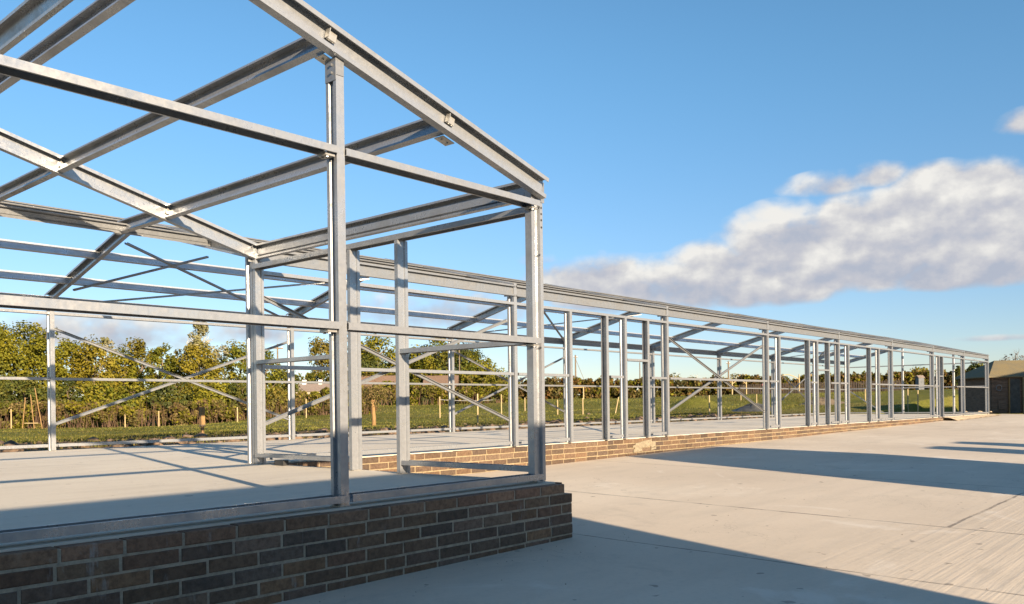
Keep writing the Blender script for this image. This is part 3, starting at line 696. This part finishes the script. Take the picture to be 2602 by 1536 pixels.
# ================================================================== 5. FENCE POSTS AND SMALL THINGS IN THE FIELD
def stake(label, x, y, zt, r=.045, lean=(0,0), mat=TIMBER, name='fence_post', group='timber stakes in the field', cat='post'):
    z0 = terrain(x, y)-.15; b = MB(); b.tube([(x, y, z0), (x+lean[0], y+lean[1], zt-.02), (x+lean[0]*1.02, y+lean[1]*1.02, zt)], [r, r*.95, r*.6], 8)
    return tag(b.build(name, mat, fixn=False, origin=(x, y, z0)), label, cat, group)
SP = [(22.4,66.8,0.91,'pale stake left of the leaning timbers'),
      (29.5,64.6,0.74,'pale stake left of centre before the bramble hedge'),
      (30.1,60.5,0.64,'second pale stake from the left before the bramble hedge'),
      (33.1,54.9,0.84,'pale stake close to the inner corner column'),
      (32.5,59.0,0.86,'thin stake hidden half behind the thick orange post'),
      (36.9,52.0,1.37,'pale stake behind the far brace right of the inner corner'),
      (39.3,40.6,1.35,'pale stake seen through the open side of the wing'),
      (27.8,26.3,1.27,'tallest near stake under the crossing of the braces'),
      (46.6,41.7,1.53,'stake with tape left of the corner column'),
      (50.8,43.0,1.3,'distant stake just left of the corner column'),
      (46.1,36.1,1.06,'stake just right of the corner column'),
      (45.2,33.3,1.14,'pale stake in the first wide opening of the range'),
      (48.3,32.9,1.18,'leaning stake between the first pair of door posts'),
      (61.7,34.2,1.24,'short far stake left of the mound'),
      (46.4,24.8,1.18,'pale stake in front of the green mound'),
      (68.5,33.6,1.51,'short stake beside the bent rail stand'),
      (62.4,29.3,1.34,'far stake left of the second braced column'),
      (64.8,21.9,1.61,'thin stake behind the shaded door posts'),
      (58.9,17.2,1.44,'pale stake in the last wide opening'),
      (55.4,15.6,1.32,'pale stake nearest the timber barn')]
for k, (x, y, z, l) in enumerate(SP):
    stake(l, x, y, z, .04 if k != 7 else .035, lean=((.16,-.2) if k == 12 else (0,0)))
# thick two-part gate post
r_ = empty('gate_post', (13.4, 24.2, -.3), 'thick orange brown timber post with a narrower foot', 'post')
MB().tube([(13.40,24.20,-.5),(13.40,24.20,.22)], .055, 8).build('foot', TIMBER_O, r_, fixn=False)
MB().box((13.33,24.13,.215),(13.47,24.27,.27)).build('collar', BARK, r_); MB().box((13.34,24.14,.272),(13.46,24.26,.80)).build('shaft', TIMBER_O, r_)
MB().tube([(13.35,24.09,-.45),(13.34,24.09,.10)], .03, 6).build('strut', TIMBER_O, r_, fixn=False)
# pollard stump
r_ = empty('pollard', (24.9, 30.0, -.3), 'stumpy brown pollard trunk with a small twiggy head', 'tree')
MB().tube([(24.90,30.0,-.4),(24.92,30.0,.25),(24.88,30.02,.8),(24.86,30.0,1.08)], [.12,.09,.085,.11], 9).build('trunk', TIMBER_O, r_, fixn=False, smooth=True)
rg = np.random.default_rng(5); n = 1500; pp = rg.normal(size=(n,3))*np.array([.42,.42,.22])+np.array([24.9,30.0,1.30]); leaf_mesh('crown', pp, .045, pick_cols(rg, PAL['h'], n), r_, 6)
# leaning timbers
r_ = empty('timber_poles', (23.1, 64.8, -.9), 'group of tall pale leaning timber poles at the left edge of the field', 'timber poles')
for a, e in (((22.6,65.4,-.9),(22.75,65.1,1.7)), ((23.6,64.3,-.9),(23.2,64.6,2.35)), ((23.2,64.7,-.9),(23.0,64.85,1.9))): MB().tube([a, e], .032, 7).build('pole', TIMBER_O, r_, fixn=False)
for z in (-.1,): MB().tube([(22.72,65.2,z),(23.35,64.5,z)], .03, 6).build('rung', TIMBER, r_, fixn=False)
# electric tape between two stakes
b = MB(); A = Vector((43.8,45.2,1.2)); B_ = Vector((64.8,58.1,1.35)); pts = []
for k in range(13): t = k/12; q = A.lerp(B_, t); q.z -= .25*4*t*(1-t)*.5; pts.append(q)
b.tube(pts, .012, 4); tag(b.build('fence_tape', WHITE, fixn=False), 'thin white electric tape strung between two stakes', 'fence')
# poles with cross arms
def pole(label, x, y, zt, r=.11, arm=True, stay=False):
    z0 = terrain(x, y)-.2; root = empty('utility_pole', (x, y, z0), label, 'utility pole', 'utility poles')
    MB().tube([(x,y,z0),(x,y,zt)], [r, r*.75], 8).build('shaft', BARK, root, fixn=False)
    if arm:
        MB().box((x-.7, y-.05, zt-.55), (x+.7, y+.05, zt-.42)).build('crossarm', BARK, root)
        b = MB()
        for s in (-.6, .6): b.tube([(x+s,y,zt-.42),(x+s,y,zt-.25)], .06, 6)
        b.build('insulators', WHITE, root, fixn=False)
    if stay: MB().tube([(x,y,zt-.8),(x+2.6,y-2.2,z0+.2)], .05, 5).build('stay', BARK, root, fixn=False)
pole('slim pole with a crossarm just right of the inner corner column', 54.5,82.0,7.85)
pole('pole in front of the dark middle oaks', 91.3,90.0,10.39, .1, False)
pole('distant pole with a slanting stay right of the corner column', 152.5,114.2,11.65, .2, True, True)
pole('distant pole in the braced bay', 156.4,79.3,8.89, .18)
pole('faint distant pole between the first door posts', 170.4,108.9,10.31, .15, False)
pole('faint distant pole left of the corner column', 144.0,124.0,10.55, .15, False)
# riding jump stands
def stand(label, x, y, w, h, mat, bend=False):
    z0 = terrain(x, y)-.05; root = empty('jump_stand', (x, y, z0), label, 'jump stand', 'riding jump stands')
    dx, dy = .62*w, -.78*w
    for s in (0, 1): MB().tube([(x+dx*s, y+dy*s, z0), (x+dx*s, y+dy*s, z0+h)], .07, 7).build('upright', mat, root, fixn=False)
    pts = [(x+dx*t, y+dy*t, z0+h*(.93 if not bend else .75+.25*math.sin(math.pi*t))) for t in [k/8 for k in range(9)]]
    MB().tube(pts, .05, 6).build('rail', mat, root, fixn=False)
stand('pale jump stand behind the first column right of the corner', 76.0,58.6,2.2,1.5, TIMBER)
stand('small bent rail stand behind the second braced column', 90.0,45.2,1.6,1.7, TIMBER, True)
stand('tall pale stand with an arched rail near the pink disc', 94.2,42.0,2.8,2.3, TIMBER, True)
r_ = empty('marker_disc', (93.4,42.8,terrain(93.4,42.8)), 'pink round marker disc on a thin post beside the arched stand', 'marker')
MB().tube([(93.4,42.8,terrain(93.4,42.8)-.1),(93.4,42.8,2.5)], .04, 6).build('post', WHITE, r_, fixn=False)
MB().tube([(93.45,42.78,2.7),(93.37,42.70,2.7)], .42, 16).build('disc', mat_plain('pink_paint', (.62,.16,.17), .6), r_, fixn=False)
# mounds
def mound(name, label, x, y, rx, ry, h, mat, cat='mound', seed=1, kind=None):
    rr = random.Random(seed); n, m_ = 24, 7; vs = [(x, y, terrain(x,y)+h)]; fs = []
    for j in range(1, m_+1):
        for i in range(n):
            a = 2*math.pi*i/n; t = j/m_; xx, yy = x+math.cos(a)*rx*t, y+math.sin(a)*ry*t
            vs.append((xx+rr.uniform(-.08,.08), yy+rr.uniform(-.08,.08), terrain(xx,yy)-.05+h*(math.cos(t*math.pi)*.5+.5)*rr.uniform(.85,1.1)))
    for i in range(n): fs.append((0, 1+i, 1+(i+1) % n))
    for j in range(m_-1):
        for i in range(n): a0 = 1+j*n; fs.append((a0+i, a0+n+i, a0+n+(i+1) % n, a0+(i+1) % n))
    return tag(MB().add(vs, fs).build(name, mat, fixn=False, smooth=True), label, cat, kind=kind)
G_ = bpy.data.materials['field_grass']
mound('grass_mound', 'low grassy earth mound behind the braced bay', 59.5, 33.0, 3.0, 3.0, .75, G_, seed=3)
mound('covered_heap', 'dark covered heap with pale folds beside the grassy mound', 55.0, 26.0, 2.2, 1.9, .55, mat_plain('dark_sheet', (.05,.05,.045), .6, .5, 3, .5), 'heap', 4)
mound('soil_heap', 'small brown soil heap near the back corner of the range', 62.0, 24.0, 2.4, 2.2, .5, mat_plain('heap_soil', (.16,.12,.07), .95, .4, 4, .6), 'heap', 5)
b = MB(); rr = random.Random(77)
for k in range(46): clod(b, (48.6+rr.gauss(0,.22), 10.9+rr.gauss(0,.3), -.15+abs(rr.gauss(0,.13))), rr.uniform(.05,.13), rr)
tag(b.build('stone_pile', mat_plain('pale_stone', (.50,.40,.27), .9, .35, 6, .4), fixn=False), 'small pile of pale broken stone before the barn wall', 'rubble pile')
# paling fence and low dark shed behind the jumps
def paling(label, p, q, h, gap=.35):
    p, q = Vector(p), Vector(q); L = (q-p).length; n = int(L/gap); root = empty('paling_fence', (p.x, p.y, terrain(p.x, p.y)), label, 'fence'); d = (q-p).normalized()
    b = MB()
    for k in range(n):
        c = p+d*gap*k; z = terrain(c.x, c.y); b.obox((c.x, c.y, z+h/2), d*.11, Vector((-d.y,d.x,0))*.02, (0,0,h/2+.02*math.sin(k*5)))
    b.build('pales', PALE_, root)
    for t in (.3,.8):
        r1, r2 = Vector((p.x,p.y,terrain(p.x,p.y)+h*t)), Vector((q.x,q.y,terrain(q.x,q.y)+h*t)); MB().tube([r1, r2], .05, 5).build('rail', PALE_, root, fixn=False)
paling('dark paling fence in front of the long hedge', (124.0,61.0,0), (138.0,40.5,0), 1.9)
# field stable: long low dark shed at the hedge foot
def shed(name, label, c, ang, L, D, h, hr, wall, roof, cat='building', chim=0, wins=0, hip=0, door=None, base=None, over=.25):
    c = Vector(c); d = Vector((math.cos(ang), math.sin(ang), 0)); n = Vector((-d.y, d.x, 0)); z0 = c.z
    root = empty(name, c, label, cat)
    def P(u, v, z): return tuple(c+d*u+n*v+EZ*z)
    b = MB(); t = .12
    for (u0,u1,v0,v1) in ((-L/2,L/2,-D/2,-D/2+t),(-L/2,L/2,D/2-t,D/2),(-L/2,-L/2+t,-D/2+t,D/2-t),(L/2-t,L/2,-D/2+t,D/2-t)):
        b.add([P(u0,v0,0),P(u1,v0,0),P(u1,v1,0),P(u0,v1,0),P(u0,v0,h),P(u1,v0,h),P(u1,v1,h),P(u0,v1,h)], [(0,3,2,1),(4,5,6,7),(0,1,5,4),(1,2,6,5),(2,3,7,6),(3,0,4,7)])
    if not hip:
        for u in (-L/2+.005, L/2-t-.005): b.add([P(u,-D/2,h),P(u,D/2,h),P(u,0,hr-.05),P(u+t,-D/2,h),P(u+t,D/2,h),P(u+t,0,hr-.05)], [(0,1,2),(3,5,4),(0,3,4,1),(1,4,5,2),(2,5,3,0)])
    b.build('wall', wall, root)
    o = over; e = hip; rz0 = h-o*(hr-h)/(D/2)+.02
    b = MB(); th = .06
    A = [P(-L/2-o,-D/2-o,rz0),P(L/2+o,-D/2-o,rz0),P(L/2+o,D/2+o,rz0),P(-L/2-o,D/2+o,rz0)]; Rg = [P(-L/2-o+e,0,hr),P(L/2+o-e,0,hr)]
    up = lambda q: (q[0], q[1], q[2]+th)
    V = A+Rg+[up(q) for q in A+Rg]
    b.add(V, [(6,7,11,10),(8,9,10,11),(7,8,11),(9,6,10),(0,4,5,1),(2,5,4,3),(1,5,2),(3,4,0),(0,1,7,6),(1,2,8,7),(2,3,9,8),(3,0,6,9)])
    rf = b.build('roof', roof, root, fixn=False)
    for k in range(chim):
        u = L*(-.2+.35*k); MB().add([P(u+i,j,z) for z in (hr-.2,hr+.6) for i,j in ((-.25,-.25),(.25,-.25),(.25,.25),(-.25,.25))], [(0,3,2,1),(4,5,6,7),(0,1,5,4),(1,2,6,5),(2,3,7,6),(3,0,4,7)]).build('chimney', WHITE, rf)
    for k in range(wins):
        u = -L/2+L*(k+.5)/wins; MB().add([P(u+i,-D/2-.02+j,z) for z in (h*.4,h*.8) for i,j in ((-.4,0),(.4,0),(.4,.03),(-.4,.03))], [(0,3,2,1),(4,5,6,7),(0,1,5,4),(1,2,6,5),(2,3,7,6),(3,0,4,7)]).build('window', BLACK, root)
    if door is not None:
        u = door; MB().add([P(u+i,-D/2-.05+j,z) for z in (.02,h*.9) for i,j in ((-.55,0),(.55,0),(.55,.04),(-.55,.04))], [(0,3,2,1),(4,5,6,7),(0,1,5,4),(1,2,6,5),(2,3,7,6),(3,0,4,7)]).build('door', bpy.data.materials['barn_door'], root)
    return root, P
DOORM = mat_plain('barn_door', (.05,.05,.042), .7, .4, 4, .3)
ROOFB = mat_plain('brown_tiles', (.17,.11,.075), .85, .3, 8, .4); ROOFG = mat_plain('grey_brown_tiles', (.24,.19,.155), .85, .25, 8, .4)
def mat_corr(name, col, col2):
    m, nt, b = material(name); p = nt.node('ShaderNodeTexCoord').outputs['Object']
    w = nt.node('ShaderNodeTexWave', wave_type='BANDS', bands_direction='X', ins={'Vector': nt.mapping(p, rot=(0,0,R(49))), 'Scale': 2.2, 'Distortion': .15}).outputs['Fac']
    n = nt.noise(p, 1.3, 6, .65); n2 = nt.noise(p, 14, 4)
    c = nt.mix(nt.mrange(n, .35, .65), col, col2); c = nt.mix(nt.mrange(n2, .5, .75, 0, .5), c, tuple(x*.5 for x in col))
    nt.put(b.inputs['Base Color'], c); b.inputs['Roughness'].default_value = .85
    nt.put(b.inputs['Normal'], nt.bump(nt.math('ADD', w, nt.math('MULTIPLY', n2, .5)), .25, .02)); return m
MOSS = mat_corr('mossy_sheeting', (.17,.135,.065), (.14,.12,.07))
RENDER_ = mat_plain('cream_render', (.40,.36,.29), .9, .1, 3, .1)
ang = math.atan2(-.753, .657)      # facing the yard
shed('bungalow', 'long low grey roofed bungalow with pale walls and two short chimneys beyond the scrub', (73.0,101.0,terrain(73,101)-.3), ang, 6.5, 5, 1.0, 2.0, RENDER_, ROOFG, chim=2, wins=4)
shed('cottage', 'brown roofed low cottage between the wind post and the first door post', (82.5,97.6,terrain(82.5,97.6)), ang, 5.2, 5, 1.2, 2.8, TIMBER_D, ROOFB, wins=3)
shed('outbuilding', 'brown roofed outbuilding right of the second door post under the oaks', (88.5,91.0,terrain(88.5,91)), ang, 4.6, 5, 1.2, 2.6, TIMBER_D, ROOFB, wins=2)
dv = Vector((.657,-.753,0)); nv = Vector((.753,.657,0))
tag(MB().obox((86.5,90.6,3.2), dv*.25, nv*.5, (0,0,.16)).obox((86.6,90.5,2.8), dv*.20, nv*.4, (0,0,.3)).build('water_trough', WHITE), 'small white trough under the brown outbuilding', 'trough')
shed('field_shelter', 'small grey shelter standing in the last wide opening before the hedge', (117.4,32.8,terrain(117.4,32.8)), ang, .7, .9, 1.7, 1.95, mat_plain('grey_boards', (.12,.13,.14), .8), ROOFG, over=.06)

# ---- timber barn with mossy hipped roof at the end of the yard
zb = -.10
barn, PB = shed('timber_barn', 'dark boarded timber barn with a mossy yellow brown hipped roof beyond the range', (64.98,1.15,zb), ang, 30.0, 3.5, 2.13, 3.0, TIMBER_D, MOSS, hip=1.45, over=.25)
def barn_box(name, u0, u1, v0, v1, z0, z1, mat): 
    return MB().add([PB(u,v,z) for z in (z0,z1) for u,v in ((u0,v0),(u1,v0),(u1,v1),(u0,v1))], [(0,3,2,1),(4,5,6,7),(0,1,5,4),(1,2,6,5),(2,3,7,6),(3,0,4,7)]).build(name, mat, barn)
for k in range(9):
    z = .12+.225*k; barn_box('weatherboard', -14.98, 14.98, -1.81, -1.752, z, z+.20, TIMBER_D)
barn_box('door', -14.0, -13.46, -1.90, -1.82, .02, 1.95, DOORM)
barn_box('door_frame', -14.07, -14.01, -1.90, -1.82, .02, 2.0, TIMBER_O)
barn_box('post', -13.3, -13.17, -2.0, -1.87, -.02, 2.1, TIMBER)
barn_box('vent_grille', -14.65, -14.2, -1.86, -1.82, .25, .75, TIMBER_D)
b = MB()
pts = [PB(-14.6+.16*math.cos(a), -1.85, 1.45+.16*math.sin(a)) for a in [2*math.pi*k/14 for k in range(15)]]
b.tube(pts, .015, 5).build('hanging_hoop', STEEL_DULL, barn, fixn=False)

# ================================================================== 6. BUILDINGS BEHIND THE CAMERA THAT SHADE THE YARD
BOARD = mat_plain('stained_boarding', (.16,.09,.05), .85, .3, 4, .3, (.6,.6,5))
GREYR = mat_plain('grey_sheeting', (.30,.31,.32), .7, .15, 3, .2)
def shade_building(label, x0, x1, y0, y1, top, ndoor):
    z0 = min(yard_z(x0,y0), yard_z(x0, y1))-.1
    root = empty('shading_block', ((x0+x1)/2, y1, z0), label, 'building')
    t = .15; b = MB(); zt = top-.14
    b.box((x0,y0,z0),(x1,y0+t,zt)).box((x0,y1-t,z0),(x1,y1,zt)).box((x0,y0+t,z0),(x0+t,y1-t,zt)).box((x1-t,y0+t,z0),(x1,y1-t,zt)); b.build('wall', BOARD, root)
    MB().box((x0,y0,zt+.002),(x1,y1,top)).build('roof', GREYR, root)
    for k in range(ndoor):
        xm = x0+(x1-x0)*(k+.5)/ndoor; f = empty('d', (0,0,0)); bpy.data.objects.remove(f)
        d = MB().box((xm-.5,y1+.002,z0+.12),(xm+.5,y1+.05,z0+2.2)).build('door', WHITE if k % 2 else DOORM, root)
        MB().tube([(xm+.4,y1+.05,z0+1.1),(xm+.4,y1+.10,z0+1.1)], .02, 6).build('handle', STEEL, d, fixn=False)
shade_building('long boarded stable block behind the camera', -16, 4.4, -5.6, -4.0, 3.18, 5)
shade_building('boarded stable block to the right behind the camera', 11.1, 15.0, -8, -4.0, 3.62, 2)
shade_building('tall boarded block added unseen far to the right to shade the timber barn front', 48.4, 64.0, -13.0, -4.0, 6.2, 3)  # unseen caster, added so the timber barn wall falls in shade
shade_building('narrow boarded block added unseen behind the camera to cast a shadow strip on the yard', 18.55, 19.6, -5.2, -4.0, 2.42, 1)  # made-up caster out of view, shaped to throw one yard shadow strip
shade_building('second narrow boarded block added unseen behind the camera for another shadow strip', 20.9, 21.8, -5.2, -4.0, 2.44, 1)  # likewise added out of view, throws the second strip

# ================================================================== 7. SKY, SUN, CAMERA
w = bpy.data.worlds.new('World'); scene.world = w; w.use_nodes = True; nt = NT(w.node_tree)
for n in list(nt.n): nt.n.remove(n)
out = nt.node('ShaderNodeOutputWorld'); bg = nt.node('ShaderNodeBackground')
sky = nt.node('ShaderNodeTexSky', sky_type='NISHITA'); sky.sun_disc = False
sky.sun_elevation = R(SUN_EL); sky.sun_rotation = R(180+SUN_AZ); sky.altitude = 50; sky.air_density = 1.0; sky.dust_density = .05; sky.ozone_density = 3.0
SKYS = .062
vec = nt.node('ShaderNodeTexCoord').outputs['Generated']
sx = nt.node('ShaderNodeSeparateXYZ', ins={0: vec}); VX, VY, VZ = sx.outputs
az = nt.math('MULTIPLY', nt.math('ARCTAN2', VX, VY), 180/math.pi)        # degrees from +Y towards +X
hyp = nt.math('SQRT', nt.math('ADD', nt.math('MULTIPLY', VX, VX), nt.math('MULTIPLY', VY, VY)))
el = nt.math('MULTIPLY', nt.math('ARCTAN2', VZ, hyp), 180/math.pi)
CL = [(55.0, 7.6, 6.2, 2.7, 0.95), (60.4, 7.5, 8.3, 2.6, 1.0), (63.0, 8.6, 4.9, 2.3, 1.0), (67.0, 9.3, 5.9, 3.8, 1.2), (69.9, 8.2, 7.8, 2.7, 1.2), (72.3, 10.0, 7.6, 3.4, 1.2), (76.5, 9.8, 7.1, 4.2, 1.25), (80.0, 9.4, 6.0, 4.1, 1.2), (69.3, 13.2, 3.6, 1.2, 0.62), (72.1, 13.4, 2.5, 1.2, 0.62), (75.4, 12.0, 3.7, 2.3, 0.95), (78.2, 12.2, 3.1, 2.0, 0.95), (77.1, 7.4, 5.5, 1.7, 1.1), (65.0, 6.8, 6.5, 1.4, 0.85), (80.3, 15.4, 2.2, 1.1, 0.5), (24.4, 4.5, 9.5, 2.1, 0.65), (44.2, 6.4, 8.9, 2.1, 0.6), (51.0, 9.5, 2.2, 0.6, 0.35), (78.3, 3.5, 3.1, 0.3, 0.45), (32.1, 4.8, 3.7, 1.3, 0.5), (145, 24, 22, 7, 1.1), (172, 36, 18, 7, 1.0), (-172, 20, 7, 5, 0.8), (-135, 22, 24, 8, 1.1), (-160, 44, 20, 8, 1.0), (118, 14, 12, 4, 1.0), (-100, 14, 16, 5, 1.0)]  # entries outside the view are unseen clouds added for fill and steel reflections
cv = nt.node('ShaderNodeCombineXYZ', ins={0: nt.math('MULTIPLY', az, .1), 1: nt.math('MULTIPLY', el, .135), 2: 0.0}).outputs[0]
nz = nt.noise(cv, 2.6, 7, .52, .0); nzb = nt.noise(cv, .8, 3, .5)
fld = None; hgt = None; wsum = None
for a0, e0, ra, re, am in CL:
    qa = nt.math('DIVIDE', nt.math('SUBTRACT', az, a0), ra); qe = nt.math('DIVIDE', nt.math('SUBTRACT', el, e0), re)
    # flat base, rounded top
    qe2 = nt.math('MULTIPLY', qe, nt.math('ADD', 1.0, nt.math('MULTIPLY', nt.math('LESS_THAN', qe, 0.0), .5)))
    d = nt.math('SUBTRACT', 1.0, nt.math('ADD', nt.math('MULTIPLY', qa, qa), nt.math('MULTIPLY', qe2, qe2)))
    d = nt.math('MULTIPLY', nt.math('MAXIMUM', d, 0.0), am)
    fld = d if fld is None else nt.math('MAXIMUM', fld, d)
    q = nt.math('MULTIPLY', d, qe); hgt = q if hgt is None else nt.math('ADD', hgt, q); wsum = d if wsum is None else nt.math('ADD', wsum, d)
hgt = nt.math('DIVIDE', hgt, nt.math('ADD', wsum, .05))
def billow(v):
    a_ = nt.node('ShaderNodeTexVoronoi', feature='SMOOTH_F1', ins={'Vector': v, 'Scale': 5.0, 'Smoothness': .35}).outputs['Distance']
    b_ = nt.node('ShaderNodeTexVoronoi', feature='F1', ins={'Vector': v, 'Scale': 12.0}).outputs['Distance']
    return nt.math('SUBTRACT', .55, nt.math('ADD', nt.math('MULTIPLY', a_, .8), nt.math('MULTIPLY', b_, .4)))
warp = nt.node('ShaderNodeVectorMath', operation='ADD', ins={0: cv}); wn = nt.node('ShaderNodeTexNoise', ins={'Vector': cv, 'Scale': 5.0, 'Detail': 5.0}).outputs['Color']
wv = nt.node('ShaderNodeVectorMath', operation='SCALE', ins={0: wn, 'Scale': .16}).outputs[0]
nt.put(warp.inputs[1], wv); bw = billow(warp.outputs[0])
warp2 = nt.node('ShaderNodeVectorMath', operation='ADD', ins={0: cv2, 1: wv}) if False else None
nd = nt.math('ADD', nt.math('MULTIPLY', nt.math('SUBTRACT', nz, .5), 1.5), nt.math('MULTIPLY', bw, .42))
fieldv = nt.math('MULTIPLY', nt.math('ADD', fld, nd), nt.mrange(fld, 0.0, .15))
alpha = nt.mrange(fieldv, .02, .74)
alpha = nt.math('MULTIPLY', alpha, nt.math('MINIMUM', 1.0, nt.math('ADD', .55, fld)))
cv2 = nt.node('ShaderNodeCombineXYZ', ins={0: nt.math('MULTIPLY', nt.math('ADD', az, .35), .1), 1: nt.math('MULTIPLY', nt.math('SUBTRACT', el, .75), .135), 2: 0.0}).outputs[0]
nz2 = nt.noise(cv2, 2.6, 6, .52, .0)
relief = nt.math('MULTIPLY', nt.math('SUBTRACT', nz2, nz), -1.0)         # bright where the cloud thins upwards
shade = nt.math('ADD', nt.math('ADD', nt.math('MULTIPLY', hgt, .62), .36), nt.math('ADD', nt.math('MULTIPLY', relief, 2.6), nt.math('MULTIPLY', bw, .25)))
shade = nt.math('ADD', shade, nt.math('MULTIPLY', nt.math('SUBTRACT', nzb, .5), .6))
ccol = nt.ramp(shade, [(.0,(.55,.59,.68)), (.30,(.68,.68,.72)), (.58,(.84,.82,.80)), (.9,(1.06,1.02,.94))])
ccol = nt.mix(1.0, ccol, (4.9,5.0,5.2), 'MULTIPLY')
skyc = nt.mix(1.0, sky.outputs[0], nt.mix(nt.mrange(el, 1.0, 24.0), (.82,.81,.93), (.84,1.12,1.15)), 'MULTIPLY')
col = nt.mix(alpha, skyc, ccol)
nt.put(bg.inputs[0], col); bg.inputs[1].default_value = SKYS; nt.l.new(bg.outputs[0], out.inputs[0])

sun = bpy.data.lights.new('sun', 'SUN'); sun.energy = 5.0; sun.angle = R(.5); sun.color = (1.0, .79, .56)
so = bpy.data.objects.new('sun', sun); COL.objects.link(so)
dirv = Vector((math.sin(R(SUN_AZ))*math.cos(R(SUN_EL)), math.cos(R(SUN_AZ))*math.cos(R(SUN_EL)), -math.sin(R(SUN_EL))))
so.rotation_euler = dirv.to_track_quat('-Z', 'Y').to_euler(); so.location = (0,-20,20)

cam = bpy.data.cameras.new('camera'); co = bpy.data.objects.new('camera', cam); COL.objects.link(co); scene.camera = co
cam.sensor_fit = 'HORIZONTAL'; cam.sensor_width = 36; cam.lens = 2100.43/2514*36; cam.shift_y = (994.48-742)/2514; cam.clip_end = 6000; cam.clip_start = .05
th, ro = .7175, .0129
fw = Vector((math.cos(th), math.sin(th), 0)); rt = Vector((math.sin(th), -math.cos(th), 0)); up = EZ
cx = rt*math.cos(ro)-up*math.sin(ro); cy = rt*math.sin(ro)+up*math.cos(ro); czv = -fw
M = Matrix((cx, cy, czv)).transposed().to_4x4(); M.translation = Vector((0,0,.75)); co.matrix_world = M
scene.view_settings.view_transform = 'Standard'; scene.view_settings.look = 'None'; scene.view_settings.exposure = 1.45; scene.view_settings.gamma = 1
scene.render.engine = 'CYCLES'; scene.cycles.max_bounces = 5
w.cycles.sampling_method = 'MANUAL'; w.cycles.sample_map_resolution = 512
